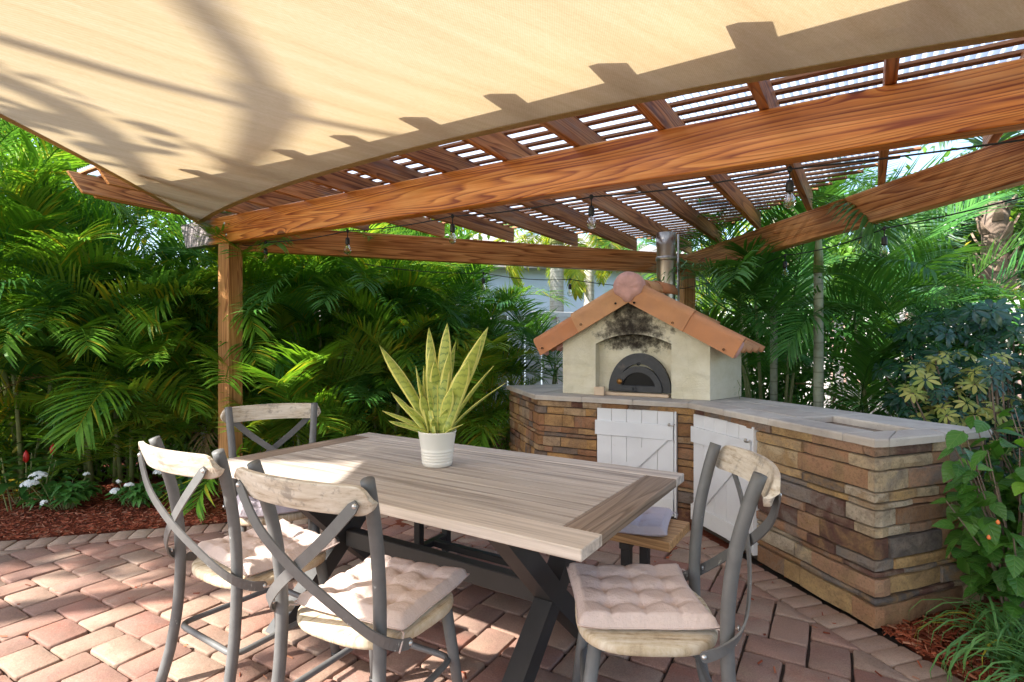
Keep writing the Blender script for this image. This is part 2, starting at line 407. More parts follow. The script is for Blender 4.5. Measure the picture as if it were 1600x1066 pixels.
def stone_mat():
    n = NT('ledger_stone'); wp = world_pos(n); r = n.rnd()
    base = n.ramp(r, [(0.0, (0.58, 0.38, 0.18)), (0.14, (0.34, 0.185, 0.10)), (0.26, (0.62, 0.47, 0.29)), (0.40, (0.46, 0.25, 0.14)),
                      (0.50, (0.17, 0.085, 0.065)), (0.59, (0.62, 0.39, 0.16)), (0.70, (0.25, 0.22, 0.20)), (0.78, (0.50, 0.29, 0.18)), (0.88, (0.60, 0.50, 0.37)), (0.97, (0.14, 0.12, 0.11))], 'CONSTANT')
    f = n.noise(wp, 8.0, 5, 0.62, 0.6)
    o = n.mix(n.math('FRACT', n.math('MULTIPLY', r, 9.1)), (0.42, 0.25, 0.10), (0.30, 0.25, 0.215))
    col = n.mix(n.ramp(f, [(0.42, 0.0), (0.62, 0.8)]), base, o)
    col = n.mix(n.ramp(n.noise(n.vmath('ADD', wp, (3, 7, 2)), 13.0, 6, 0.7), [(0.5, 0.0), (0.72, 0.6)]), col, (0.13, 0.085, 0.06))
    sp = n.noise(wp, 90.0, 4, 0.7)
    col = n.mix(n.ramp(sp, [(0.3, 0.5), (0.48, 0.0)]), col, (0.08, 0.055, 0.04))
    # weathering: the older stones round the doors are browner (photograph: left third of the counter)
    spx = n.n('ShaderNodeSeparateXYZ'); n.set(spx.inputs[0], wp)
    old = n.ramp(n.math('ADD', n.math('MULTIPLY', n.math('SUBTRACT', spx.outputs[1], 3.0), 0.55), n.math('MULTIPLY', f, 0.25)), [(0.1, 0.0), (0.75, 0.62)])
    col = n.mix(old, col, n.mix(1.0, col, (0.66, 0.50, 0.40), 'MULTIPLY'))
    h = n.math('ADD', n.math('MULTIPLY', n.noise(n.scalevec(wp, (1, 1, 1.6)), 26, 8, 0.78), 1.0), n.math('MULTIPLY', sp, 0.5))
    return n.done(n.bsdf(col, 0.8, normal=n.bump(h, 0.9, 0.018), spec=0.25))
M['stone'] = stone_mat()
M['stone_back'] = plain('stone_mortar', (0.06, 0.045, 0.035), 0.95, nscale=20)
def travertine():
    n = NT('travertine'); wp = world_pos(n); r = n.rnd()
    col = n.mix(r, (0.50, 0.43, 0.36), (0.60, 0.54, 0.47))
    col = n.mix(n.ramp(n.noise(wp, 7, 6, 0.65, 0.5), [(0.4, 0.0), (0.75, 0.7)]), col, (0.36, 0.30, 0.255))
    pit = n.ramp(n.noise(n.scalevec(wp, (1, 1, 2)), 60, 4, 0.75), [(0.30, 1.0), (0.40, 0.0)])
    col = n.mix(n.math('MULTIPLY', pit, 0.5), col, (0.2, 0.15, 0.12))
    stain = n.ramp(n.noise(wp, 2.6, 4, 0.6), [(0.5, 0.0), (0.8, 0.7)])
    col = n.mix(stain, col, (0.24, 0.215, 0.20))
    return n.done(n.bsdf(col, 0.65, normal=n.bump(pit, -0.3, 0.003), spec=0.35))
M['travertine'] = travertine()

def stucco():
    n = NT('cream_stucco'); oc = n.coord()            # local: x along the front, y into the oven, z up
    fine = n.noise(oc, 55, 6, 0.75); med = n.noise(oc, 7, 5, 0.65)
    col = n.mix(n.ramp(med, [(0.35, 0.0), (0.65, 1.0)]), (0.62, 0.555, 0.40), (0.70, 0.64, 0.50))
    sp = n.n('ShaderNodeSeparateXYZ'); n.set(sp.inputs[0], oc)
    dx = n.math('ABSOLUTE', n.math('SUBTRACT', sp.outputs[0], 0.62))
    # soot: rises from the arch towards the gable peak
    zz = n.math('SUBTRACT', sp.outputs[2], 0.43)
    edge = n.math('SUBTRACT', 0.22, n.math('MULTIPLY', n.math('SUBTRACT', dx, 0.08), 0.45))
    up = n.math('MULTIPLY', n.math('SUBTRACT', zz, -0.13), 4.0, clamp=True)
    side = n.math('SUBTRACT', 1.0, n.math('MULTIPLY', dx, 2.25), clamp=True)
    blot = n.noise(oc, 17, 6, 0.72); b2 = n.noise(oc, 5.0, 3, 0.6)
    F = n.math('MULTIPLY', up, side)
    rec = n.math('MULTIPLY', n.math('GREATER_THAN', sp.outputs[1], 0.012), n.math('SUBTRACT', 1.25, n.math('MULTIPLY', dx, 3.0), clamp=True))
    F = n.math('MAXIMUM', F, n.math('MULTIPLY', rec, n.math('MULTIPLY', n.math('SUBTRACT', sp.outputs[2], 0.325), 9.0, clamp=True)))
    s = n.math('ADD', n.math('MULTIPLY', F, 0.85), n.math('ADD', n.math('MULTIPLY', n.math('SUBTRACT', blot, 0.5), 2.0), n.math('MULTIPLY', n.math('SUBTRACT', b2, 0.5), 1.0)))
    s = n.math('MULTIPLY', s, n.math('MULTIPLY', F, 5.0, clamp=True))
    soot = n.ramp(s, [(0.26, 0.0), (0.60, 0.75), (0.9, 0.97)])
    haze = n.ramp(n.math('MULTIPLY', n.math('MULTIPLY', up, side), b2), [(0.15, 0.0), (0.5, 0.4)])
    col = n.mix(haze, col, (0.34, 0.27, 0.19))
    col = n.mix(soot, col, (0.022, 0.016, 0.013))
    crack = n.ramp(n.voro(n.vmath('ADD', oc, n.scalevec(n.vmath('ADD', oc, (0, 0, 0)), (0.1, 0.1, 0.1))), 2.6, 'DISTANCE_TO_EDGE').outputs[0], [(0.0, 0.5), (0.006, 0.0)])
    col = n.mix(n.math('MULTIPLY', crack, 0.3), col, (0.35, 0.30, 0.24))
    return n.done(n.bsdf(col, 0.9, normal=n.bump(n.math('ADD', fine, n.math('MULTIPLY', med, 1.2)), 0.6, 0.010), spec=0.2))
M['stucco'] = stucco()
def terracotta():
    n = NT('terracotta'); oc = world_pos(n); r = n.rnd()
    col = n.mix(r, (0.56, 0.225, 0.10), (0.63, 0.33, 0.16))
    col = n.mix(n.ramp(n.noise(oc, 9, 5, 0.65), [(0.35, 0.0), (0.8, 0.6)]), col, (0.42, 0.20, 0.12))
    col = n.mix(n.ramp(n.noise(oc, 60, 4, 0.7), [(0.62, 0.0), (0.75, 0.25)]), col, (0.66, 0.42, 0.30))
    return n.done(n.bsdf(col, 0.75, normal=n.bump(n.noise(oc, 80, 4), 0.15, 0.003), spec=0.3))
M['terracotta'] = terracotta()
M['pink_mortar'] = plain('pink_mortar', (0.66, 0.37, 0.33), 0.9, nscale=14, namt=0.3, bump=0.7, bscale=14)
def iron():
    n = NT('cast_iron'); oc = n.coord()
    col = n.mix(n.noise(oc, 14, 6, 0.7), (0.016, 0.016, 0.018), (0.065, 0.065, 0.07))
    col = n.mix(n.ramp(n.noise(oc, 9, 5, 0.7), [(0.6, 0.0), (0.75, 0.5)]), col, (0.15, 0.11, 0.085))
    return n.done(n.bsdf(col, 0.55, 0.3, n.bump(n.noise(oc, 50, 4), 0.25, 0.003)))
M['iron'] = iron()
M['soot_glass'] = plain('sooty_glass', (0.006, 0.006, 0.008), 0.25, 0.0, 0.15, nscale=6, namt=0.5)
M['brass'] = plain('aged_brass', (0.35, 0.17, 0.05), 0.4, 0.8, nscale=20)
M['firebrick'] = plain('firebrick', (0.62, 0.46, 0.32), 0.9, nscale=20, bump=0.3)

def white_paint():
    n = NT('chalky_white_paint'); oc = world_pos(n)
    col = n.mix(n.noise(oc, 6, 4), (0.66, 0.65, 0.66), (0.76, 0.75, 0.75))
    col = n.mix(n.ramp(n.noise(oc, 16, 6, 0.75), [(0.64, 0.0), (0.73, 0.6)]), col, (0.50, 0.44, 0.36))
    return n.done(n.bsdf(col, 0.6, normal=n.bump(n.noise(n.scalevec(oc, (1, 1, 0.1)), 60, 3), 0.1, 0.002), spec=0.35))
M['white'] = white_paint()
M['vinyl'] = plain('white_vinyl', (0.70, 0.68, 0.66), 0.45, nscale=1.5, namt=0.06)
M['pot'] = plain('cream_glazed_pot', (0.74, 0.71, 0.64), 0.35, nscale=5, namt=0.05)
M['soil'] = plain('potting_soil', (0.10, 0.06, 0.04), 0.95, nscale=60, namt=0.6, bump=0.9, bscale=60)
M['rubber'] = plain('black_rubber', (0.012, 0.012, 0.012), 0.5)
M['galv'] = plain('galvanised_pipe', (0.50, 0.45, 0.40), 0.33, 1.0, nscale=3, namt=0.15)
M['cable'] = plain('black_cable', (0.01, 0.01, 0.01), 0.55)
n = NT('clear_glass'); gl = n.n('ShaderNodeBsdfGlass'); gl.inputs['Roughness'].default_value = 0.0; gl.inputs['IOR'].default_value = 1.25
tp = n.n('ShaderNodeBsdfTransparent'); mx = n.n('ShaderNodeMixShader'); mx.inputs[0].default_value = 0.45
n.t.links.new(gl.outputs[0], mx.inputs[1]); n.t.links.new(tp.outputs[0], mx.inputs[2]); M['glass'] = n.done(mx.outputs[0])
M['filament'] = plain('filament', (0.75, 0.55, 0.25), 0.4, nscale=0)

def sail_mat():
    n = NT('knitted_shade_cloth'); oc = n.coord()           # object space = world here
    rot = n.n('ShaderNodeVectorRotate', rotation_type='Z_AXIS'); n.set(rot.inputs['Vector'], oc); rot.inputs['Angle'].default_value = rad(-33)
    # knit direction runs parallel to the front beam
    v = rot.outputs[0]
    st = n.noise(n.scalevec(v, (1.2, 14, 1)), 1.0, 5, 0.7)
    st2 = n.noise(n.scalevec(v, (60.0, 260, 1)), 1.0, 3, 0.7)
    sp = n.n('ShaderNodeSeparateXYZ'); n.set(sp.inputs[0], v)
    rib = n.math('SINE', n.math('MULTIPLY', sp.outputs[1], 520.0))
    rib2 = n.math('SINE', n.math('MULTIPLY', sp.outputs[0], 700.0))
    g = n.math('ADD', n.math('ADD', n.math('MULTIPLY', st, 0.50), n.math('MULTIPLY', st2, 0.40)), n.math('ADD', n.math('MULTIPLY', n.math('MULTIPLY', rib, rib2), 0.10), 0.05))
    col = n.ramp(g, [(0.30, (0.50, 0.37, 0.195)), (0.5, (0.60, 0.465, 0.275)), (0.70, (0.69, 0.565, 0.375))])
    tcol = n.mix(0.0, col, col)
    d = n.n('ShaderNodeBsdfDiffuse'); n.set(d.inputs[0], n.mix(1.0, col, (0.88, 0.80, 0.64), 'MULTIPLY')); 
    t = n.n('ShaderNodeBsdfTranslucent'); n.set(t.inputs[0], tcol)
    nm = n.bump(n.math('ADD', n.math('MULTIPLY', rib, rib2), n.math('MULTIPLY', st2, 1.0)), 0.25, 0.002)
    n.set(d.inputs['Normal'], nm)
    mx = n.n('ShaderNodeMixShader'); mx.inputs[0].default_value = 0.42
    n.t.links.new(d.outputs[0], mx.inputs[1]); n.t.links.new(t.outputs[0], mx.inputs[2])
    return n.done(mx.outputs[0])
M['sail'] = sail_mat()
def panel_mat():
    n = NT('corrugated_clear_plastic'); wp = world_pos(n)
    t = n.n('ShaderNodeBsdfTranslucent'); t.inputs[0].default_value = (0.34, 0.40, 0.50, 1)
    tp = n.n('ShaderNodeBsdfTransparent'); tp.inputs[0].default_value = (0.88, 0.92, 0.97, 1)
    g = n.n('ShaderNodeBsdfGlossy'); g.inputs['Roughness'].default_value = 0.25
    m1 = n.n('ShaderNodeMixShader'); n.set(m1.inputs[0], n.math('ADD', 0.0, n.math('MULTIPLY', n.noise(wp, 1.7, 3), 0.05)))
    n.t.links.new(t.outputs[0], m1.inputs[1]); n.t.links.new(tp.outputs[0], m1.inputs[2])
    m2 = n.n('ShaderNodeMixShader'); m2.inputs[0].default_value = 0.06
    n.t.links.new(m1.outputs[0], m2.inputs[1]); n.t.links.new(g.outputs[0], m2.inputs[2])
    return n.done(m2.outputs[0])
M['panel'] = panel_mat()

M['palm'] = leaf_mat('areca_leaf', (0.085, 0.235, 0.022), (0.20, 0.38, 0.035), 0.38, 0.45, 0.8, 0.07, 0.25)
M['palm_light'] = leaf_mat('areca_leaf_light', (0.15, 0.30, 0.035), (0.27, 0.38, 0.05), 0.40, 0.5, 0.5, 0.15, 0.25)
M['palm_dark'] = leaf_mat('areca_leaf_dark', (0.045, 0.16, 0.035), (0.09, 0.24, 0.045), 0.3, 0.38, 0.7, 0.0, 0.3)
M['palm_dead'] = leaf_mat('dead_frond', (0.22, 0.14, 0.06), (0.30, 0.20, 0.09), 0.2, 0.8, 0.5)
M['royal'] = leaf_mat('royal_palm_leaf', (0.16, 0.26, 0.03), (0.30, 0.34, 0.04), 0.5, 0.45, 0.5, 0.25)
M['bluepalm'] = leaf_mat('grey_green_palm_leaf', (0.045, 0.11, 0.07), (0.09, 0.17, 0.10), 0.3, 0.35, 0.5)
M['cane'] = plain('palm_cane', (0.22, 0.24, 0.09), 0.5, nscale=9, namt=0.4)
def trunk_mat(name, c1, c2, ring=30):
    n = NT(name); oc = n.coord(); sp = n.n('ShaderNodeSeparateXYZ'); n.set(sp.inputs[0], oc)
    z = n.math('ADD', sp.outputs[2], n.math('MULTIPLY', n.noise(oc, 4, 3), 0.05))
    s = n.math('FRACT', n.math('MULTIPLY', z, ring / 3.0))
    col = n.mix(n.ramp(s, [(0.0, 1.0), (0.14, 0.0), (1.0, 0.15)]), c1, c2)
    col = n.mix(n.ramp(n.noise(oc, 12, 5, 0.7), [(0.45, 0.0), (0.7, 0.6)]), col, c2)
    return n.done(n.bsdf(col, 0.7, normal=n.bump(s, 0.3, 0.01)))
M['grey_trunk'] = trunk_mat('grey_palm_trunk', (0.48, 0.46, 0.42), (0.20, 0.18, 0.15))
M['green_trunk'] = trunk_mat('ringed_green_trunk', (0.36, 0.38, 0.28), (0.16, 0.17, 0.10), 24)
M['bark'] = plain('rough_bark', (0.20, 0.145, 0.11), 0.95, nscale=14, namt=0.6, bump=1.0, bscale=18)
M['boot'] = plain('palm_boot', (0.27, 0.19, 0.14), 0.95, nscale=10, namt=0.5, bump=0.8, bscale=25)
M['hedge'] = leaf_mat('hedge_leaf', (0.08, 0.20, 0.03), (0.15, 0.30, 0.04), 0.3, 0.4, 0.7, 0.04)
M['canopy'] = leaf_mat('canopy_leaf', (0.09, 0.20, 0.02), (0.20, 0.32, 0.03), 0.5, 0.45, 0.6, 0.10, ycol=(0.6, 0.45, 0.03))
M['fern'] = leaf_mat('undergrowth_leaf', (0.10, 0.22, 0.025), (0.19, 0.32, 0.04), 0.35, 0.5, 0.6, 0.05)
M['hibiscus'] = leaf_mat('hibiscus_leaf', (0.035, 0.12, 0.022), (0.09, 0.24, 0.03), 0.3, 0.33, 0.5, veins=True)
M['hib_young'] = leaf_mat('young_hibiscus_leaf', (0.16, 0.36, 0.03), (0.22, 0.42, 0.04), 0.4, 0.35, 0.3, veins=True)
M['penta_leaf'] = leaf_mat('pentas_leaf', (0.05, 0.17, 0.035), (0.10, 0.26, 0.05), 0.25, 0.35, 0.5, veins=True)
M['ginger_leaf'] = leaf_mat('ginger_leaf', (0.04, 0.13, 0.03), (0.08, 0.20, 0.04), 0.3, 0.35, 0.4)
M['croton_leaf'] = leaf_mat('yellow_leaf', (0.42, 0.30, 0.03), (0.30, 0.30, 0.04), 0.3, 0.4, 0.4)
M['schef_green'] = leaf_mat('glossy_umbrella_leaf', (0.012, 0.055, 0.03), (0.03, 0.095, 0.05), 0.2, 0.25, 0.5, spec=0.6)
M['schef_yellow'] = leaf_mat('cream_umbrella_leaf', (0.50, 0.46, 0.13), (0.22, 0.30, 0.06), 0.3, 0.35, 0.4)
M['liriope'] = leaf_mat('strap_leaf', (0.08, 0.22, 0.07), (0.15, 0.32, 0.09), 0.25, 0.35, 0.5, 0.03)
M['white_petal'] = plain('white_petal', (0.80, 0.80, 0.76), 0.6)
M['red_petal'] = plain('red_bract', (0.55, 0.015, 0.012), 0.4)
M['orange_petal'] = plain('orange_bud', (0.75, 0.20, 0.05), 0.5)
def mulch_mat():
    n = NT('red_mulch'); wp = world_pos(n); r = n.rnd()
    a = n.noise(n.scalevec(wp, (22, 60, 30)), 1.0, 4, 0.7)
    col = n.ramp(a, [(0.3, (0.045, 0.012, 0.006)), (0.5, (0.19, 0.045, 0.02)), (0.7, (0.33, 0.09, 0.04))])
    col = n.mix(n.math('MULTIPLY', r, 0.5), col, (0.16, 0.05, 0.03))
    return n.done(n.bsdf(col, 0.9, normal=n.bump(a, 0.9, 0.02), spec=0.2))
M['mulch'] = mulch_mat()
def chip_mat():
    n = NT('red_mulch_chip'); r = n.rnd()
    col = n.ramp(r, [(0.0, (0.10, 0.022, 0.012)), (0.4, (0.24, 0.055, 0.025)), (0.8, (0.36, 0.095, 0.045)), (0.95, (0.42, 0.20, 0.12)), (1.0, (0.20, 0.09, 0.05))])
    return n.done(n.bsdf(col, 0.85, spec=0.2))
M['chip'] = chip_mat()
M['lawn'] = plain('dry_lawn', (0.07, 0.10, 0.035), 0.95, nscale=3, namt=0.5)
M['house_blue'] = plain('pale_blue_stucco', (0.50, 0.58, 0.70), 0.85, nscale=4, namt=0.06, bump=0.3, bscale=40)
M['house_pink'] = plain('pink_stucco', (0.55, 0.36, 0.30), 0.85, nscale=4, namt=0.1)
M['window_glass'] = plain('dark_window_glass', (0.03, 0.05, 0.08), 0.06)
M['roof_tile'] = plain('grey_roof_tile', (0.28, 0.26, 0.25), 0.8, nscale=6, namt=0.3)
M['white_trim'] = plain('white_trim', (0.78, 0.78, 0.78), 0.5)

# ------------------------------------------------------------------ ground, mulch, patio
def sheet(name, poly, z, mat):
    mb = MB(); mb.add([(p[0], p[1], z) for p in poly], [tuple(range(len(poly)))]); return struct(mb.build(name, mat))
sheet('ground', [(-160, -160), (160, -160), (160, 260), (-160, 260)], -0.06, M['lawn'])

def grid_sheet(name, x0, x1, y0, y1, step, z, amp, mat):
    nx = int((x1 - x0) / step) + 1; ny = int((y1 - y0) / step) + 1
    vs = []; 
    for j in range(ny):
        for i in range(nx):
            x = x0 + i * step; y = y0 + j * step
            vs.append((x, y, z + amp * noise.noise(V(x * 3, y * 3, 0)) + amp * 0.6 * noise.noise(V(x * 11, y * 11, 3))))
    fs = [(j * nx + i, j * nx + i + 1, (j + 1) * nx + i + 1, (j + 1) * nx + i) for j in range(ny - 1) for i in range(nx - 1)]
    mb = MB(); mb.add(vs, fs, True); return struct(mb.build(name, mat))
sheet('soil', [(-9.5, -3), (7.5, -3), (7.5, 11), (-9.5, 11)], -0.034, M['joint'])
grid_sheet('mulch_bed', -9.0, 1.9, 3.55, 10.5, 0.10, -0.012, 0.018, M['mulch'])
grid_sheet('mulch_bed', 1.80, 7.0, 0.6, 9.0, 0.10, -0.012, 0.018, M['mulch'])

# patio outline (local frame of the herringbone)
E1 = V(0.5145, 0.8575, 0); E2 = V(0.8575, -0.5145, 0)
OB = V(-3.5, 3.72, 0); DB = V(0.964, 0.265, 0); NB = V(0.265, -0.964, 0)
RB = V(1.53, 2.494, 0); DR = V(0.28, -0.96, 0); NR = V(-0.96, -0.28, 0)
P0, P1, P2, P3 = V(-0.06, 5.66, 0), V(0.197, 4.655, 0), V(1.31, 4.05, 0), V(1.70, 2.55, 0)
P4, P5 = V(1.775, 2.56, 0), V(2.50, 2.83, 0)
ND = V(-0.4776, -0.8786, 0)
halfs = [(OB + NB * 0.185, NB), (RB, NR), (P1 + ND * 0.0, ND)]
def clip(poly, halfs, gap=0.003):
    for (q, nn) in halfs:
        out = []
        m = len(poly)
        for i in range(m):
            a = poly[i]; b = poly[(i + 1) % m]
            da = (a - q).dot(nn) - gap; db = (b - q).dot(nn) - gap
            if da >= 0: out.append(a)
            if (da >= 0) != (db >= 0): out.append(a + (b - a) * (da / (da - db)))
        poly = out
        if len(poly) < 3: return None
    return poly
def area(poly): return abs(sum(poly[i].x * poly[(i + 1) % len(poly)].y - poly[(i + 1) % len(poly)].x * poly[i].y for i in range(len(poly)))) / 2

patio = struct(sheet('patio', [(-7.5, -4.0), (2.9, -4.0), (2.35, 0.3), (1.78, 2.45), (1.36, 3.98), (0.25, 4.6), (0.0, 4.83), (-3.54, 3.86), (-7.5, 2.76)], -0.022, M['joint']))
def paver_shape(mb, poly, z):
    """tumbled paver: wobbly outline, rounded top edge"""
    c = sum(poly, V(0, 0, 0)) / len(poly)
    pts = []
    m = len(poly)
    for i in range(m):
        a = poly[i]; b = poly[(i + 1) % m]; L = (b - a).length
        if L < 0.03: pts.append(a); continue
        t = min(0.014, L * 0.2) * R.uniform(0.5, 1.1)
        d = (b - a).normalized(); nn = V(-d.y, d.x, 0)
        if (c - a).dot(nn) < 0: nn = -nn
        pts += [a + d * t, (a + b) / 2 + nn * R.uniform(-0.0025, 0.0035), b - d * t]
    zz = z + R.uniform(-0.0045, 0.004)
    tx, ty = R.uniform(-0.012, 0.012), R.uniform(-0.012, 0.012)
    def lay(f, dz): return [V(c.x + (p.x - c.x) * f, c.y + (p.y - c.y) * f, zz + dz + (p.x - c.x) * tx + (p.y - c.y) * ty) for p in pts]
    k = len(pts); vs = lay(1.0, -0.03) + lay(1.0, -0.0075) + lay(0.975, -0.0015) + lay(0.945, 0.0)
    fs = []
    for l in range(3):
        for i in range(k):
            j = (i + 1) % k; fs.append((l * k + i, l * k + j, (l + 1) * k + j, (l + 1) * k + i))
    fs.append(tuple(3 * k + i for i in range(k)))
    n0 = len(mb.f); mb.add(vs, fs, True)
    return c
LP, WP = 0.250, 0.165
org = (-3.44, 1.18)
cand = []
for i in range(-60, 60):
    for j in range(-40, 40):
        ox = org[0] + i * WP + j * LP; oy = org[1] - i * WP + j * LP
        for (x0, y0, w, h) in ((0, 0, LP, WP), (LP, 0, WP, LP)):
            g = 0.0048
            cs = [(ox + x0 + g, oy + y0 + g), (ox + x0 + w - g, oy + y0 + g), (ox + x0 + w - g, oy + y0 + h - g), (ox + x0 + g, oy + y0 + h - g)]
            poly = [E2 * a + E1 * b for a, b in cs]
            c = sum(poly, V(0, 0, 0)) / 4
            if c.y < -0.6 or c.y > 5.2 or c.x < -4.2 or c.x > 3: continue
            pl = clip(poly, halfs)
            if pl and area(pl) > 0.0012: cand.append((c, pl))
def visible(c): return c.y > 2.06 and abs(c.x) < 0.96 * c.y + 0.08
cand.sort(key=lambda a: a[0].y)
far = MB(); cnt = 0
for c, pl in cand:
    if visible(c) and cnt < 300:
        mb = MB(); paver_shape(mb, pl, 0.0); mb.build('paver', M['paver'], patio); cnt += 1
    else: paver_shape(far, pl, 0.0)
far.build('paver', M['paver'], patio)['kind'] = 'stuff'
# soldier courses
def soldiers(origin, d, nn, s0, s1, w, l, skew=0.0):
    s = s0
    while s < s1:
        g = 0.003; a = origin + d * (s + g); b = origin + d * (s + w - g)
        q = [a + nn * g + d * skew * 0, b + nn * g, b + nn * (l - g), a + nn * (l - g)]
        c = sum(q, V(0, 0, 0)) / 4
        mb = MB(); paver_shape(mb, q, 0.002); mb.build('border_paver', M['border'], patio)
        s += w
soldiers(OB, DB, NB, -0.6, 3.72, 0.118, 0.182)
soldiers(RB - NR * 0.0, DR, -NR, -1.45, 1.5, 0.104, 0.200)

# ------------------------------------------------------------------ stone counter
counter = thing('stone_counter', 'L shaped outdoor counter faced in stacked tan ledger stone with travertine top', 'counter', (0, 0, 0))
INS = 0.038
def offset_path(pts, off):
    out = []
    for i in range(len(pts)):
        if i == 0: d = (pts[1] - pts[0]).normalized(); nn = V(d.y, -d.x, 0); out.append(pts[0] - nn * off)
        elif i == len(pts) - 1: d = (pts[i] - pts[i - 1]).normalized(); nn = V(d.y, -d.x, 0); out.append(pts[i] - nn * off)
        else:
            d1 = (pts[i] - pts[i - 1]).normalized(); d2 = (pts[i + 1] - pts[i]).normalized()
            n1 = V(d1.y, -d1.x, 0); n2 = V(d2.y, -d2.x, 0); b = (n1 + n2).normalized()
            out.append(pts[i] - b * off / max(0.4, b.dot(n1)))
    return out
edge_path = [P0, P1, P2, P3, P4, P5]           # walking this way the outside is on the right-hand side
wall_path = offset_path(edge_path, INS)
seg = [(wall_path[i + 1] - wall_path[i]).length for i in range(len(wall_path) - 1)]
cum = [0];
for s_ in seg: cum.append(cum[-1] + s_)
def at_s(s):
    for i in range(len(seg)):
        if s <= cum[i + 1] or i == len(seg) - 1:
            d = (wall_path[i + 1] - wall_path[i]).normalized(); return wall_path[i] + d * (s - cum[i]), V(d.y, -d.x, 0)
def path_pts(s0, s1):
    pts = [(at_s(s0))]
    for i in range(1, len(cum) - 1):
        if s0 + 0.004 < cum[i] < s1 - 0.004:
            d1 = (wall_path[i] - wall_path[i - 1]).normalized(); d2 = (wall_path[i + 1] - wall_path[i]).normalized()
            b = (V(d1.y, -d1.x, 0) + V(d2.y, -d2.x, 0)).normalized(); pts.append((wall_path[i].copy(), b / max(0.4, b.dot(V(d1.y, -d1.x, 0)))))
    pts.append(at_s(s1 - 0.0001)); return pts
doors = [(cum[1] + 0.525, cum[1] + 1.165, 0.835), (cum[2] + 0.045, cum[2] + 0.715, 0.835)]
rows = []
z = 0.0
RH = [0.105, 0.035, 0.085, 0.028, 0.055, 0.10, 0.050, 0.082, 0.032, 0.050, 0.098, 0.062, 0.052]
tot = sum(RH); RH = [h * 0.868 / tot for h in RH]
def stone(s0, s1, z0, z1):
    pp = path_pts(s0, s1)
    # subdivide long straight runs
    q = []
    for i in range(len(pp) - 1):
        a, na = pp[i]; b, nb = pp[i + 1]; L = (b - a).length; k = max(1, min(4, int(L / 0.07)))
        for t in range(k): q.append((a.lerp(b, t / k), na.lerp(nb, t / k)))
    q.append(pp[-1])
    proud = R.uniform(0.0, 0.013); jt = 0.0038; m = len(q); vs = []
    zlev = [z0 + jt, z0 + jt + 0.003, (z0 + z1) / 2 + R.uniform(-0.2, 0.2) * (z1 - z0), z1 - jt - 0.003, z1 - jt]
    offs = [proud - 0.005, proud, proud + R.uniform(-0.002, 0.005), proud, proud - 0.005]
    wob = [R.uniform(-0.0022, 0.0022) for _ in range(m)]
    for i, (p, nn) in enumerate(q):
        endk = -0.006 if i in (0, m - 1) else 0.0
        for l in range(5):
            o = offs[l] + endk + (R.uniform(-0.004, 0.004) if 0 < l < 4 and 0 < i < m - 1 else R.uniform(-0.001, 0.001))
            pt = p + nn * o; vs.append(V(pt.x, pt.y, zlev[l] + wob[i]))
        pt = p - nn * 0.03; vs.append(V(pt.x, pt.y, zlev[0])); vs.append(V(pt.x, pt.y, zlev[4]))
    d0 = (q[1][0] - q[0][0]).normalized() * 0.0018
    fs = []
    for i in range(m - 1):
        a = i * 7; b = a + 7
        for l in range(4): fs.append((a + l, b + l, b + l + 1, a + l + 1))
        fs.append((a + 5, b + 5, b, a)); fs.append((a + 4, b + 4, b + 6, a + 6))
    for e in (0, (m - 1) * 7):
        f = (e, e + 1, e + 2, e + 3, e + 4, e + 6, e + 5); fs.append(f if e == 0 else f[::-1])
    for k in range(7): vs[k] = vs[k] + d0
    for k in range((m - 1) * 7, m * 7): vs[k] = vs[k] - d0
    mb = MB(); mb.add(vs, fs); mb.build('stone', M['stone'], counter)
z = 0.0
for ri, h in enumerate(RH):
    s = -0.0 + R.uniform(-0.1, 0); z1 = z + h
    ivs = [(0.0, doors[0][0]), (doors[0][1], doors[1][0]), (doors[1][1], cum[-1])] if z1 < 0.842 and z > -0.01 and z1 <= 0.8361 or z < 0.80 else [(0.0, cum[-1])]
    for (a, b) in ivs:
        s = a
        while s < b - 0.004:
            old = s < cum[2] + 0.1
            L = (R.uniform(0.08, 0.24) if old else R.choice([R.uniform(0.10, 0.22), R.uniform(0.2, 0.42), R.uniform(0.25, 0.40)]))
            if h > 0.07: L *= 1.1
            e = s + L
            # keep joints off the path corners
            for c_ in cum[1:-1]:
                if abs(e - c_) < 0.035: e = c_ + (0.05 if c_ < cum[3] else 0.09)
            if c_ is not None and cum[3] - 0.03 < e < cum[4] + 0.03: e = cum[4] + R.choice([0.045, 0.07])
            if b - e < 0.06: e = b
            e = min(e, b)
            if s < cum[2] < e and cum[2] - s > 0.2: e = cum[2]       # the concave corner is always a joint
            stone(s, e, z, z1); s = e
    z = z1
core_in = offset_path(edge_path, INS + 0.02)
back = [V(2.42, 3.0, 0), V(1.60, 5.2, 0), V(0.75, 6.15, 0), V(0.15, 6.05, 0)]
core = MB()
for i in range(5):
    a = core_in[i]; b = core_in[i + 1]
    d = (b - a).normalized(); nn = V(-d.y, d.x, 0)
    core.prism([a, b, b + nn * 0.05, a + nn * 0.05], 0.0, 0.868)
core.prism([V(2.40, 2.90, 0), V(2.45, 2.93, 0), V(1.65, 5.2, 0), V(1.58, 5.18, 0)], 0, 0.868)
core.build('core', M['stone_back'], counter)

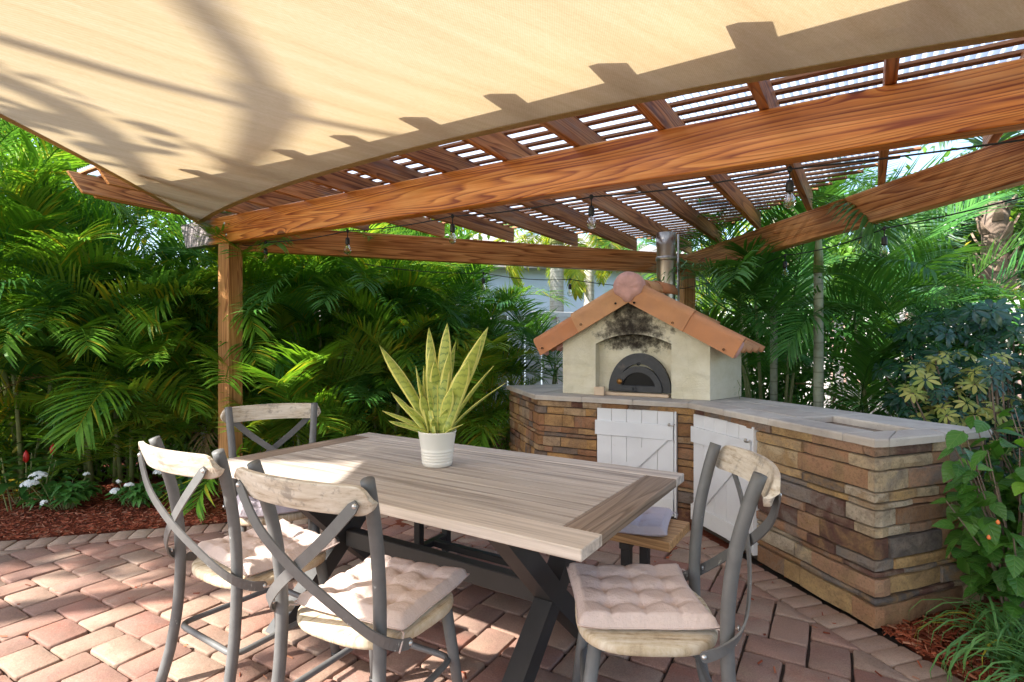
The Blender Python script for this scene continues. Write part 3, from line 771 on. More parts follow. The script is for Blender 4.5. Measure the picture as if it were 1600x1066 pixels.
# countertop tiles
ZT0, ZT1 = 0.870, 0.910
def tile(poly, name='countertop_tile', ch=0.008):
    cs = sum(poly, V(0, 0, 0)) / len(poly)
    pl = [p + (cs - p).normalized() * 0.0016 for p in poly]
    mb = MB(); mb.prism(pl, ZT0 + R.uniform(-0.0008, 0.0008), ZT1 + R.uniform(-0.0008, 0.0008), ch); return mb.build(name, M['travertine'], counter)
A_ = (P3 - P2).normalized(); B_ = V(-A_.y, A_.x, 0)
def rl(s, w): return P2 + A_ * s + B_ * w
Lr = (P3 - P2).length
# back edge of the right leg follows the photographed line
def wback(s): return 0.70 + (0.834 - 0.70) * (s / 1.5)
ss = [0.0, 0.42, 0.84, 1.37]
for i in range(3):
    s0, s1 = ss[i], ss[i + 1]
    tile([rl(s0, 0), rl(s1, 0), rl(s1, 0.205), rl(s0, 0.205)])
    if i < 2:
        m_ = 0.47; tile([rl(s0, 0.205), rl(s1, 0.205), rl(s1, m_), rl(s0, m_)]); tile([rl(s0, m_), rl(s1, m_), rl(s1, wback(s1)), rl(s0, wback(s0))])
    else:
        tile([rl(s0, 0.475), rl(s1, 0.475), rl(s1, wback(s1)), rl(s0, wback(s0))])
# end pieces beyond the grill opening
e0 = rl(1.37, 0); 
tile([rl(1.37, 0), P3, P4, rl(1.37, 0.34)])
tile([rl(1.37, 0.34), P4, P4.lerp(P5, 0.52), rl(1.37, 0.56)])
tile([rl(1.37, 0.56), P4.lerp(P5, 0.52), P5, rl(1.37, wback(1.37))])
# middle leg
A2 = (P2 - P1).normalized(); B2 = V(-A2.y, A2.x, 0)
def ml(s, w): return P1 + A2 * s + B2 * w
Lm = (P2 - P1).length
for i in range(3):
    s0, s1 = Lm * i / 3, Lm * (i + 1) / 3
    tile([ml(s0, 0), ml(s1, 0), ml(s1, 0.22), ml(s0, 0.22)])
    tile([ml(s0, 0.22), ml(s1, 0.22), ml(s1, 0.95), ml(s0, 0.95)])
tile([P2, rl(0, 0.35), rl(-0.9, 0.45), ml(Lm, 0.95), ml(Lm, 0.22)])
tile([rl(0, 0.35), rl(0, 0.70), rl(-0.95, 0.62), rl(-0.9, 0.45)])
d01 = (P0 - P1).normalized()
tile([P1, ml(0, 0.22), ml(0, 0.95), P0 + V(0.6, 0.15, 0), P0])
# grill opening liner
ln = MB(); inner = [rl(0.85, 0.21), rl(1.36, 0.21), rl(1.36, 0.47), rl(0.85, 0.47)]
for i in range(4):
    a, b = inner[i], inner[(i + 1) % 4]; ln.bar(V(a.x, a.y, 0.79), V(b.x, b.y, 0.79), 0.012, 0.155)
ln.add([V(p.x, p.y, 0.72) for p in inner], [(0, 1, 2, 3)])
ln.build('opening_liner', plain('rusty_liner', (0.30, 0.24, 0.19), 0.85, nscale=9, namt=0.5), counter)

# plank doors
def door(origin, d, length, ztop, lab, mirror=False):
    nn = V(d.y, -d.x, 0)
    ang = math.atan2(d.y, d.x)
    W = length; zb = 0.035; H = ztop - zb
    fr = MB(); Mx = Matrix.Rotation(ang, 4, 'Z')
    par = MB()
    par.box((W - 0.008, 0.012, H / 2), (0.016, 0.05, H), None, 0.002)      # jamb / edge strip on the right
    par.box((W / 2, 0.03, H / 2), (W, 0.008, H), None)
    o = par.build('cabinet_door', M['white'], counter)
    o.location = origin + nn * 0.012 + V(0, 0, zb); o.rotation_euler = (0, 0, ang); o['label'] = lab
    k = 5; pw = (W - 0.022) / k
    for i in range(k):
        dz = R.uniform(-0.004, 0.004)
        mb = MB(); mb.box((pw * (i + 0.5), 0.008, H / 2 + dz), (pw - 0.0022, 0.022, H - 0.008), None, 0.002); mb.build('plank', M['white'], o)
    rz0 = H - 0.225 if not mirror else H - 0.215
    for zc in (rz0 + 0.065, 0.075):
        mb = MB(); mb.box((W / 2 - 0.018, -0.012, zc), (W - 0.012, 0.014, 0.115), None, 0.002); mb.build('rail', M['white'], o)
    mb = MB(); a = V(W * 0.10, -0.0125, 0.155); b = V(W * 0.80, -0.0125, rz0 + 0.0)
    mb.bar(a, b, 0.016, 0.10, up=(0, -1, 0.0001), ch=0.002, roll=PI / 2) if False else mb.add(*diag(a, b, 0.105, 0.010, 0.1335, rz0 + 0.0065))
    mb.build('brace', M['white'], o)
    mb = MB(); mb.tube([V(W - 0.06, -0.032, rz0 + 0.125), V(W - 0.02, -0.036, rz0 + 0.12), V(W - 0.006, -0.03, rz0 + 0.135)], 0.0045, 6)
    mb.lathe([(0.0, -0.01), (0.008, -0.01), (0.008, 0.012), (0, 0.012)], 8, V(W - 0.05, -0.03, rz0 + 0.125)); mb.build('latch', M['galv'], o)
    return o
def diag(a, b, w, th, zlo, zhi):
    """brace in the xz plane with ends cut level"""
    y0 = a.y - th / 2; y1 = a.y + th / 2; hw = w * 0.6
    pts = [(a.x - hw, zlo), (a.x + hw, zlo), (b.x + hw, zhi), (b.x - hw, zhi)]
    vs = [V(x, y0, z) for x, z in pts] + [V(x, y1, z) for x, z in pts]
    return vs, [(0, 1, 2, 3), (7, 6, 5, 4), (0, 4, 5, 1), (1, 5, 6, 2), (2, 6, 7, 3), (3, 7, 4, 0)]
dm = (wall_path[2] - wall_path[1]).normalized(); dr = (wall_path[3] - wall_path[2]).normalized()
door(wall_path[1] + dm * (doors[0][0] - cum[1] + 0.006), dm, 0.632, 0.835, 'white plank door below the pizza oven')
door(wall_path[2] + dr * (doors[1][0] - cum[2] + 0.006), dr, 0.662, 0.833, 'white plank door beside the inner corner', True)

# ------------------------------------------------------------------ pizza oven (local x along the front, y into the oven)
OF = V(0.449, 4.80, 0.912); OD = V(0.868, -0.496, 0).normalized(); ang = math.atan2(OD.y, OD.x)
oven = thing('pizza_oven', 'cream stucco pizza oven with sooty arch and terracotta gable roof on the counter', 'pizza oven', OF, ang)
RM = Matrix.Rotation(-ang, 3, 'Z')
WV = (RM @ V(0.757, 0.654, 0)); WV = V(WV.x, WV.y, 0)               # side walls splay with the corner
OW = 1.238; CX = 0.61; EZ = 0.463; PZ = 0.463 + 0.55 * CX      # eave and peak height over the counter
DEP = 0.50
def wv(u, y, z): return V(u + WV.x * y, WV.y * y, z)
arc0, arc1, aspr, atop = 0.305, 0.945, 0.435, 0.515
def arch_z(u):
    t = (u - (arc0 + arc1) / 2) / ((arc1 - arc0) / 2); return aspr + (atop - aspr) * math.sqrt(max(0, 1 - t * t * 0.92)) - (atop - aspr) * (1 - 1)
def gable(u): return PZ - 0.55 * abs(u - CX)
def arch(u):
    t = (u - (arc0 + arc1) / 2) / ((arc1 - arc0) / 2); return aspr + (atop - aspr) * (1 - t * t)
body = MB(); N = 16
us = [arc0 + (arc1 - arc0) * i / N for i in range(N + 1)]
RC = 0.09                                                            # recess depth
f = []
body.add([V(0, 0, 0), V(arc0, 0, 0), V(arc0, 0, arch(arc0)), V(arc0, 0, gable(arc0)), V(0, 0, EZ)], [(0, 1, 2, 3, 4)])
body.add([V(arc1, 0, 0), V(OW, 0, 0), V(OW, 0, gable(OW)), V(arc1, 0, gable(arc1)), V(arc1, 0, arch(arc1))], [(0, 1, 2, 3, 4)])
for i in range(N):
    a, b = us[i], us[i + 1]
    if a < CX < b:
        body.add([V(a, 0, arch(a)), V(b, 0, arch(b)), V(b, 0, gable(b)), V(CX, 0, gable(CX)), V(a, 0, gable(a))], [(0, 1, 2, 3, 4)])
    else:
        body.add([V(a, 0, arch(a)), V(b, 0, arch(b)), V(b, 0, gable(b)), V(a, 0, gable(a))], [(0, 1, 2, 3)])
    body.add([V(a, 0, arch(a)), V(a, RC, arch(a)), V(b, RC, arch(b)), V(b, 0, arch(b))], [(0, 1, 2, 3)])
body.add([V(arc0, 0, 0), V(arc0, RC, 0), V(arc0, RC, arch(arc0)), V(arc0, 0, arch(arc0))], [(0, 1, 2, 3)])
body.add([V(arc1, 0, 0), V(arc1, 0, arch(arc1)), V(arc1, RC, arch(arc1)), V(arc1, RC, 0)], [(0, 1, 2, 3)])
body.add([V(arc0, RC, 0), V(arc1, RC, 0)] + [V(u, RC, arch(u)) for u in us[::-1]], [tuple(range(N + 3))])
body.add([V(OW, 0, 0), wv(OW, DEP, 0), wv(OW, DEP, gable(OW)), V(OW, 0, gable(OW))], [(0, 1, 2, 3)])
body.add([V(0, 0, 0), V(0, 0, EZ), wv(0, DEP, EZ), wv(0, DEP, 0)], [(0, 1, 2, 3)])
body.add([wv(0, DEP, 0), wv(0, DEP, EZ), wv(CX, DEP, gable(CX)), wv(OW, DEP, gable(OW)), wv(OW, DEP, 0)], [(0, 1, 2, 3, 4)])
body.build('oven_body', M['stucco'], oven)
# roof tiles: barrel tiles laid down the slope, rows going back
def barrel(mb, a, b, r0, r1, up, th=0.012, n=8, a0=-100, a1=100, endfill=False):
    a = Vector(a); b = Vector(b); t = (b - a).normalized(); side = t.cross(Vector(up)).normalized(); u = side.cross(t).normalized()
    vs = []
    for (p, r) in ((a, r0), (b, r1)):
        for rr in (r, r - th):
            for k in range(n + 1):
                an = rad(a0 + (a1 - a0) * k / n); vs.append(p + side * math.sin(an) * rr + u * math.cos(an) * rr)
    m = n + 1; fs = []
    for k in range(n):
        fs.append((k, k + 1, 2 * m + k + 1, 2 * m + k)); fs.append((m + k, 3 * m + k, 3 * m + k + 1, m + k + 1))
        fs.append((k, m + k, m + k + 1, k + 1)); fs.append((2 * m + k, 2 * m + k + 1, 3 * m + k + 1, 3 * m + k))
    fs += [(0, 2 * m, 3 * m, m), (n, m + n, 3 * m + n, 2 * m + n)]
    mb.add(vs, fs, True)
def slope_pt(side, dist, y, lift):
    """point on roof slope: side -1 left +1 right; dist along slope from ridge"""
    c, s = math.cos(math.atan(0.55)), math.sin(math.atan(0.55))
    u = CX + side * dist * c; z = PZ + 0.045 - dist * s; p = wv(u, y, z)
    return p + V(side * s, 0, c) * lift
nrow = 5; SL = 0.95
for side in (-1, 1):
    upv = V(side * 0.482, 0, 0.876)
    # rake tiles: seen from the front as two long covers turned over the gable edge
    for k, (d0, d1) in enumerate(((0.03, 0.53), (0.49, SL))):
        # wide rake tile: tall face over the gable edge, rounded shoulder, curled back over the first row
        lift = 0.0 if k else 0.014; mb = MB(); prof = [(-0.046, -0.062), (-0.060 - lift * 0.5, -0.062)]
        for q in range(7):
            an = rad(180 - 15 * q); prof.append((0.0 + (0.060 + lift * 0.5) * math.cos(an), 0.055 + (0.052 + lift) * math.sin(an)))
        for q in range(1, 6):
            an = rad(90 - 18 * q); prof.append((0.0 + 0.075 * math.cos(an), 0.055 - 0.0 + (0.052 + lift) * math.sin(an) - 0.012 * q))
        prof += [(0.062, -0.01)] + [(0.048 * math.cos(rad(18 * q)) , 0.045 + 0.036 * math.sin(rad(18 * q)) - 0.004) for q in range(0, 11)]
        d1k = d1 if k == 0 else d1
        vs = []
        nst = 4
        for q in range(nst + 1):
            dd = d0 + (d1k - d0) * q / nst; base = slope_pt(side, dd, 0.0, 0.0); sc_ = 1.0 + 0.04 * q / nst
            for (py_, pu) in prof: vs.append(base + V(0, py_ * sc_, 0) + upv * (pu * sc_))
        m_ = len(prof); fs = []
        for q in range(nst):
            for e in range(m_): fs.append((q * m_ + e, q * m_ + (e + 1) % m_, (q + 1) * m_ + (e + 1) % m_, (q + 1) * m_ + e))
        fs += [tuple(range(m_))[::-1], tuple(nst * m_ + e for e in range(m_))]
        mb.add(vs, fs, False)
        o = mb.build('rake_tile', M['terracotta'], oven); o.data.shade_smooth() if False else None
        a = slope_pt(side, d0, -0.0645 - lift * 0.5, 0.035); b = slope_pt(side, d1, -0.0645 - lift * 0.5, 0.035); dn = -upv * 0.115
        for dd in (0.15, 0.85):
            q = a.lerp(b, dd) + dn * 0.55 + V(0, -0.002, 0)
            if k == 0 and dd < 0.5 or dd > 0.5:
                sb = MB(); sb.lathe([(0, -0.006), (0.009, -0.004), (0.009, 0.006)], 8, q + V(0, -0.004, 0), M=Matrix.Rotation(PI / 2, 3, 'X')); sb.build('nail', M['rubber'], o)
    for r in range(1, nrow):
        y = 0.045 + r * 0.105
        for k, (d0, d1) in enumerate(((0.05, 0.53), (0.49, SL - 0.02))):
            mb = MB(); lift = -0.03 if k else -0.018
            barrel(mb, slope_pt(side, d0, y, lift), slope_pt(side, d1, y, lift), 0.044, 0.050, upv, 0.012, 8, -95, 95)
            mb.build('roof_tile', M['terracotta'], oven)
    for r in range(nrow - 1):                    # pan tiles between
        y = 0.045 + (r + 0.5) * 0.105; mb = MB()
        barrel(mb, slope_pt(side, 0.05, y, 0.0), slope_pt(side, SL - 0.03, y, 0.0), 0.045, 0.045, -upv, 0.012, 6, -80, 80)
        mb.build('pan_tile', M['terracotta'], oven)
    mb = MB(); a = slope_pt(side, 0, 0.04, 0); vs = []
    for y in (0.045, DEP):
        for d in (0.02, SL - 0.12): vs.append(slope_pt(side, d, y, -0.045))
    vs2 = [v - V(0, 0, 0.03) for v in vs]
    mb.add(vs + vs2, [(0, 1, 3, 2), (4, 6, 7, 5), (0, 4, 5, 1), (2, 3, 7, 6), (1, 5, 7, 3)]); mb.build('roof_deck', M['pink_mortar'], oven)
    # mortar blob closing the eave end
    mb = MB(); e = slope_pt(side, SL - 0.015, 0.03, 0.0)
    mb.lathe([(0, -0.02), (0.05, -0.018), (0.075, 0.0), (0.06, 0.014), (0, 0.02)], 10, e + V(0, 0, 0.0), M=Matrix.Rotation(side * rad(116), 3, 'Y')); mb.build('mortar_plug', M['pink_mortar'], oven)
for k in range(3):
    mb = MB(); y0 = -0.02 + k * 0.18
    barrel(mb, wv(CX, y0, PZ + 0.085 + 0.002 * k), wv(CX, y0 + 0.23, PZ + 0.08), 0.095, 0.088, V(0, 0, 1), 0.013, 10, -100, 100); mb.build('ridge_tile', M['terracotta'], oven)
# pink mortar end of the ridge: round head with a tongue pointing down
mb = MB(); pts = []
for k in range(26):
    a = rad(-118 + 236 * k / 25); pts.append((CX + 0.122 * math.sin(a), PZ + 0.105 + 0.122 * math.cos(a)))
pts += [(CX + 0.050, PZ + 0.015), (CX + 0.026, PZ - 0.020), (CX - 0.026, PZ - 0.020), (CX - 0.050, PZ + 0.015)]
cy = -0.078
vs = [V(x, cy + 0.012 * abs(noise.noise(V(x * 14, z * 14, 0))), z) for x, z in pts] + [V(x, 0.03, z) for x, z in pts]
m = len(pts); cen = [V(CX, cy - 0.018, PZ + 0.09)]
mid = [V(CX + (x - CX) * 0.6, cy - 0.012 + 0.016 * noise.noise(V(x * 20, z * 20, 5)), PZ + 0.09 + (z - PZ - 0.09) * 0.6) for x, z in pts]
fs = [(i, (i + 1) % m, m + (i + 1) % m, m + i)[::-1] for i in range(m)]
vs = vs + mid + cen
fs += [(i, (i + 1) % m, 2 * m + (i + 1) % m, 2 * m + i) for i in range(m)] + [(2 * m + i, 2 * m + (i + 1) % m, 3 * m) for i in range(m)]
mb.add(vs, fs, True); mb.build('ridge_mortar', M['pink_mortar'], oven)
# iron front and door
DC, DRo, DRi = 0.668, 0.262, 0.165
def half_ring(mb, ro, ri, y, th, z0=0.028, n=24, hgt=1.2):
    vs = []
    for yy in (y, y + th):
        for r in (ro, ri):
            for k in range(n + 1):
                a = PI * k / n; vs.append(V(DC - r * math.cos(a), yy, z0 + r * math.sin(a) * hgt))
    m = n + 1; fs = []
    for k in range(n):
        fs.append((k, m + k, m + k + 1, k + 1)); fs.append((k, k + 1, 2 * m + k + 1, 2 * m + k)); fs.append((m + k, 3 * m + k, 3 * m + k + 1, m + k + 1))
        fs.append((2 * m + k, 2 * m + k + 1, 3 * m + k + 1, 3 * m + k))
    fs += [(0, 2 * m, 3 * m, m), (n, m + n, 3 * m + n, 2 * m + n)]
    mb.add(vs, fs)
mb = MB(); half_ring(mb, DRo, 0.19, RC - 0.05, 0.05, 0.035, hgt=1.23); mb.build('oven_surround', M['iron'], oven)
mb = MB(); half_ring(mb, 0.195, 0.147, RC - 0.066, 0.03, 0.045, hgt=1.05); mb.box((DC, RC - 0.05, 0.062), (0.39, 0.03, 0.055), None, 0.004)
dr_ = mb.build('oven_door', M['iron'], oven)
mb = MB(); vs = [V(DC - 0.15 * math.cos(PI * k / 16), RC - 0.045, 0.085 + 0.125 * math.sin(PI * k / 16)) for k in range(17)]; mb.add(vs, [tuple(range(17))]); mb.build('glass', M['soot_glass'], dr_)
mb = MB(); mb.lathe([(0, -0.006), (0.022, -0.005), (0.024, 0.004), (0.0, 0.006)], 14, V(DC - 0.155, RC - 0.078, 0.12), M=Matrix.Rotation(PI / 2, 3, 'X')); mb.build('thermometer', M['brass'], dr_)
mb = MB(); mb.tube([V(DC - 0.03 + 0.018 * math.cos(a), RC - 0.085, 0.06 + 0.018 * math.sin(a)) for a in [2 * PI * k / 12 for k in range(13)]], 0.004, 6, False)
mb.bar(V(DC - 0.15, RC - 0.08, 0.066), V(DC - 0.04, RC - 0.08, 0.060), 0.012, 0.014); mb.build('handle', M['iron'], dr_)
mb = MB(); mb.lathe([(0, -0.006), (0.014, -0.005), (0.014, 0.01)], 10, V(DC, RC - 0.052, 0.268), M=Matrix.Rotation(PI / 2, 3, 'X')); mb.build('bolt', M['iron'], oven)
mb = MB(); mb.box((0.62, 0.045, 0.014), (0.60, 0.085, 0.026), None, 0.004); mb.build('hearth_slab', M['firebrick'], oven)
fb = MB(); fb.box((0, 0, 0.036), (0.085, 0.04, 0.072), None, 0.004)
fbo = fb.build('firebrick', M['firebrick']); fbo.location = OF + OD * 0.352 + V(OD.y, -OD.x, 0) * -0.0 + V(0, 0, 0.0) + V(-OD.y, OD.x, 0) * -0.03
fbo.rotation_euler = (0, 0, ang + 0.15); tag(fbo, 'small buff firebrick standing at the left foot of the oven opening', 'brick')
# little weed beside the oven
# flue
flue = thing('flue_pipe', 'shiny round metal flue rising behind the oven through the pergola slats', 'flue', (1.43, 5.05, 0.91))
mb = MB(); mb.lathe([(0.085, 0.3), (0.085, 1.32), (0.085, 1.34)], 24); mb.lathe([(0.089, 1.34), (0.089, 1.46), (0, 1.46)], 24); mb.build('pipe', M['galv'], flue)
mb = MB(); mb.lathe([(0.089, 1.20), (0.094, 1.205), (0.094, 1.235), (0.089, 1.24)], 24); mb.build('joint_band', M['galv'], flue)
conduit = MB(); conduit.tube([V(0, 0, 0), V(0, 0, 1.5)], 0.012, 8); cd = conduit.build('conduit', M['galv']); cd.location = (1.62, 5.3, 0.91)
tag(cd, 'thin metal conduit standing between the flue and the corner post', 'pipe')

# ------------------------------------------------------------------ pergola
perg = thing('pergola', 'corner pergola of orange stained pine beams, rafters and roof slats', 'pergola', (0, 0, 0))
PA = V(-2.54, 4.87, 0); PD = V(0.8369, -0.5473, 0); PN = V(0.5473, 0.8369, 0)
PC = V(2.056, 6.40, 0); PBp = V(2.66, 1.47, 0)
def ftop(t): return 2.488 - 0.0170 * (t + 0.65)
def member(name, a, b, w, h, mat, parent, ch=0.004, cuts=None, up=V(0, 0, 1)):
    """straight timber whose local X runs along it; cuts=(slant at start, slant at end) in metres at the bottom/top"""
    a = Vector(a); b = Vector(b); x = (b - a).normalized(); y = up.cross(x).normalized(); zz = x.cross(y); L = (b - a).length
    mb = MB(); mb.box((L / 2, 0, 0), (L, w, h), None, ch)
    if cuts:
        nv = []
        for p in mb.v:
            p = list(p); t = (p[2] / h + 0.5)
            if p[0] < L * 0.5: p[0] += cuts[0] * (1 - t)
            else: p[0] -= cuts[1] * (1 - t)
            nv.append(tuple(p))
        mb.v = nv
    o = mb.build(name, mat, parent)
    o.matrix_local = Matrix.Translation(a) @ Matrix((x, y, zz)).transposed().to_4x4()
    return o
fa = PA - PD * 0.76; fb_ = PA + PD * 6.6
def fz(t): return ftop(t) - 0.1175
member('front_beam', V(fa.x, fa.y, fz(-0.76)) - PN * 0.0, V(fb_.x, fb_.y, fz(6.6)), 0.092, 0.235, M['beam_end'], perg, 0.005, (0.11, 0.0))
for (tt, dz) in ((0.02, 0.05), (0.05, -0.05)):
    q = PA + PD * tt - PN * 0.047; mb = MB(); mb.lathe([(0, 0.008), (0.008, 0.007), (0.014, 0.002), (0.015, 0)], 10, V(q.x, q.y, fz(tt) + dz), M=V(-PN.x, -PN.y, 0).to_track_quat('Z', 'Y').to_matrix()); mb.build('bolt', M['galv'], perg)
ACd = (PC - PA).normalized(); CBd = (PBp - PC).normalized()
member('back_beam', V(*PA.xy, 2.305) + ACd * 0.04 + PN * 0.06, V(*PC.xy, 2.268) - ACd * 0.02, 0.088, 0.236, M['back_beam'], perg, 0.005)
member('side_beam', V(*PC.xy, 2.262) + CBd * 0.10, V(*PBp.xy, 2.262) + CBd * 0.1, 0.088, 0.226, M['back_beam'], perg, 0.005)
def post(p, h, w, rz):
    mb = MB(); mb.box((h / 2, 0, 0), (h, w, w), None, 0.006); o = mb.build('post', M['post'], perg)
    o.matrix_local = Matrix.Translation(V(p.x, p.y, 0)) @ Matrix.Rotation(rz, 4, 'Z') @ Matrix.Rotation(-PI / 2, 4, 'Y')
post(PA + PN * 0.02, 2.236, 0.145, math.atan2(PD.y, PD.x) + rad(6))
post(PC, 2.30, 0.145, rad(10)); post(PBp, 2.2, 0.145, rad(-33))
def line_hit(o, d, q, e):
    den = d.x * e.y - d.y * e.x; r = q - o; return (r.x * e.y - r.y * e.x) / den
RH_ = 0.142
FRONT = 1.10
tC = (PC - PA).dot(PD)
raf = []
for k in range(-3, 12):
    t = 4.868 - 0.464 * k
    if t < -0.45 or t > 6.3: continue
    p = PA + PD * t
    hit = line_hit(p, PN, PA, ACd) if t < tC else line_hit(p, PN, PC, CBd)
    if t < 0.0: hit = 0.25
    back_l = max(hit, 0) + 0.13
    slope = (2.406 - ftop(t)) / 3.8
    if t < 1.2: slope = -0.02
    zt = ftop(t) + RH_ / 2 + 0.002
    a = p - PN * FRONT + V(0, 0, zt - slope * FRONT); b = p + PN * back_l + V(0, 0, zt + slope * back_l)
    member('rafter', a, b, 0.042, RH_, M['rafter'], perg, 0.003, (0.10, 0.0))
    raf.append((t, slope, zt, back_l))
p = PA + PD * (-0.335)
member('rafter', p - PN * 0.98 + V(0, 0, 2.58), p + PN * 0.5 + V(0, 0, 2.56), 0.040, 0.150, M['rafter'], perg, 0.003, (0.10, 0))
# slats
SZ = 0.016
def roof_z(t, L):        # top of the rafters; L measured from the front beam towards the back
    slope = (2.406 - ftop(t)) / 3.8 if t > 1.2 else -0.02
    return ftop(t) + RH_ + 0.004 + slope * L
L = -1.00
while L < 3.95:
    # extent in t of this slat
    q = PA + PN * L
    t0 = -0.36; t1 = 6.35
    if L > 0.0:
        t0 = line_hit(q, PD, PA, ACd) - 0.12; t1 = line_hit(q, PD, PC, CBd) + 0.10
    t0 = max(t0, -0.36); t1 = min(t1, 6.35)
    if t1 - t0 > 0.3:
        zs0 = roof_z(t0, L); zs1 = roof_z(t1, L)
        if t0 < 1.2 and t1 > 1.2 and L > 0:
            pass
        a = PA + PD * t0 + PN * L + V(0, 0, zs0 + SZ / 2); b = PA + PD * t1 + PN * L + V(0, 0, zs1 + SZ / 2)
        member('slat', a, b, 0.036, SZ, M['slat'], perg, 0.002)
    L += 0.118
# corrugated clear roofing
vs = []; fs = []; t = -0.30; i = 0
while t < 6.3:
    hb = line_hit(PA + PD * t, PN, PA, ACd) if t < tC else line_hit(PA + PD * t, PN, PC, CBd)
    hb = max(hb, 0.05) + 0.02
    for Lq in (-1.016, hb):
        p = PA + PD * t + PN * Lq; vs.append(V(p.x, p.y, roof_z(t, Lq) + SZ + 0.018 + 0.008 * (1 if i % 2 else -1)))
    if i: fs.append((2 * i - 2, 2 * i, 2 * i + 1, 2 * i - 1))
    i += 1; t += 0.019
mb = MB(); mb.add(vs, fs); mb.build('roof_panel', M['panel'], perg)

# ------------------------------------------------------------------ shade sail
def quad_edge(a, b, sag, n):
    """edge curve: ends a, b, bowed by the vector sag"""
    return [a.lerp(b, i / n) + sag * (4 * (i / n) * (1 - i / n)) for i in range(n + 1)]
S1 = V(-2.965, 5.16, 2.475); S2 = V(2.75, 1.22, 2.285); S3 = V(3.6, -2.6, 2.55); S4 = V(-3.05, -1.4, 2.78)
NS = 28
eb = quad_edge(S1, S2, -PN * 0.54 + V(0, 0, -0.03), NS); el = quad_edge(S1, S4, V(0.36, 0, -0.05), NS)
er = quad_edge(S2, S3, V(-0.2, 0, 0), NS); et = quad_edge(S4, S3, V(0, 0.3, 0), NS)
vs = []
for j in range(NS + 1):
    v = j / NS
    for i in range(NS + 1):
        u = i / NS
        p = (1 - v) * eb[i] + v * et[i] + (1 - u) * el[j] + u * er[j] - ((1 - u) * (1 - v) * S1 + u * (1 - v) * S2 + (1 - u) * v * S4 + u * v * S3)
        p = p + V(0, 0, -0.05 * math.sin(PI * u) * math.sin(PI * v))
        # tension ripples near the fixed corner
        vs.append(p)
fs = [(j * (NS + 1) + i, j * (NS + 1) + i + 1, (j + 1) * (NS + 1) + i + 1, (j + 1) * (NS + 1) + i) for j in range(NS) for i in range(NS)]
vs_sail = list(vs); mb = MB(); mb.add(vs, fs, True); sail = mb.build('shade_sail', M['sail'])
tag(sail, 'large sand coloured shade sail stretched over the table with hemmed edges', 'shade sail')
def hem(curve, inward):
    mb = MB(); pts = [p + inward * 0.022 + V(0, 0, -0.0035) for p in curve]
    mb.strip(pts, [inward] * len(pts), 0.045, 0.003); mb.build('hem', M['sail'], sail)
hem(eb, -PN); hem(el, V(1, 0, 0))
hk = MB(); hk.tube([S1 + V(0, 0, 0), S1 + V(0.02, 0.02, -0.03), S1 + V(0.04, 0.015, -0.06)], 0.005, 6); hk.tube([S1 + V(0.04, 0.015, -0.06) + V(0.012 * math.cos(a), 0, 0.014 * math.sin(a)) for a in [2 * PI * k / 10 for k in range(11)]], 0.003, 5, False)
hk.build('corner_ring', M['galv'], sail)

# ------------------------------------------------------------------ string lights
def bulb_mesh():
    s = MB(); s.tube([V(0, 0, 0.01), V(0, 0, -0.055)], 0.0035, 6); s.lathe([(0.008, 0.012), (0.013, 0.0), (0.008, -0.012)], 8)
    s.lathe([(0.0, -0.05), (0.013, -0.052), (0.0165, -0.065), (0.0175, -0.10), (0.015, -0.105), (0.0, -0.106)], 12)
    g = MB(); g.lathe([(0.011, -0.104), (0.014, -0.112), (0.024, -0.135), (0.0265, -0.152), (0.022, -0.170), (0.010, -0.180), (0.0, -0.182)], 14)
    fl = MB()
    for k in range(4):
        a = k * PI / 2; c, s_ = math.cos(a), math.sin(a); fl.tube([V(0.004 * c, 0.004 * s_, -0.108), V(0.009 * c, 0.009 * s_, -0.135), V(0.005 * c, 0.005 * s_, -0.160)], 0.0009, 4)
    return s.mesh('socket', M['rubber']), g.mesh('bulb', M['glass']), fl.mesh('filament', M['filament'])
SM_, GM_, FM_ = bulb_mesh()
def string(label, pts, bulbs, sag, where):
    st = thing('string_light', label, 'string light', pts[0]); inv = -Vector(pts[0])
    cur = []
    for i in range(len(pts) - 1):
        a, b = Vector(pts[i]), Vector(pts[i + 1])
        for k in range(8): u = k / 8; cur.append(a.lerp(b, u) + V(0, 0, -sag * 4 * u * (1 - u)) + inv)
    cur.append(Vector(pts[-1]) + inv)
    mb = MB(); mb.tube(cur, 0.0042, 6); mb.build('cable', M['cable'], st)
    for b in bulbs:
        so_ = link('socket', SM_, st, Vector(b) + inv); link('bulb', GM_, so_); link('filament', FM_, so_)
def beam_pt(t, off, dz): 
    p = PA + PD * t + PN * off; return V(p.x, p.y, ftop(t) - 0.235 + dz)
bt = [0.426, 1.483, 2.509, 3.504, 4.493]        # distances of the bulbs along the front beam
bl = [beam_pt(t, 0.09, -0.01) for t in bt]
string('black cable string light with clear bulbs hanging under the front beam', [beam_pt(0.05, 0.09, 0.0)] + bl + [beam_pt(6.0, 0.09, 0.0)], bl, 0.018, 'front')
def ac(s, off, z): p = PA + ACd * s; return V(p.x, p.y + off, z)
def cb(s, off, z): p = PC + CBd * s; return V(p.x - off, p.y, z)
b2 = [ac(2.37, -0.1, 2.06), ac(3.33, -0.1, 2.03)]; b3 = [cb(1.98, 0.07, 2.07), cb(2.99, 0.07, 2.08)]
string('string light with clear bulbs draped low behind the oven and along the side beam', [ac(1.2, -0.1, 2.10)] + b2 + [cb(0.1, 0.07, 1.98)] + b3 + [cb(4.6, 0.07, 2.1)], b2 + b3, 0.03, 'back')

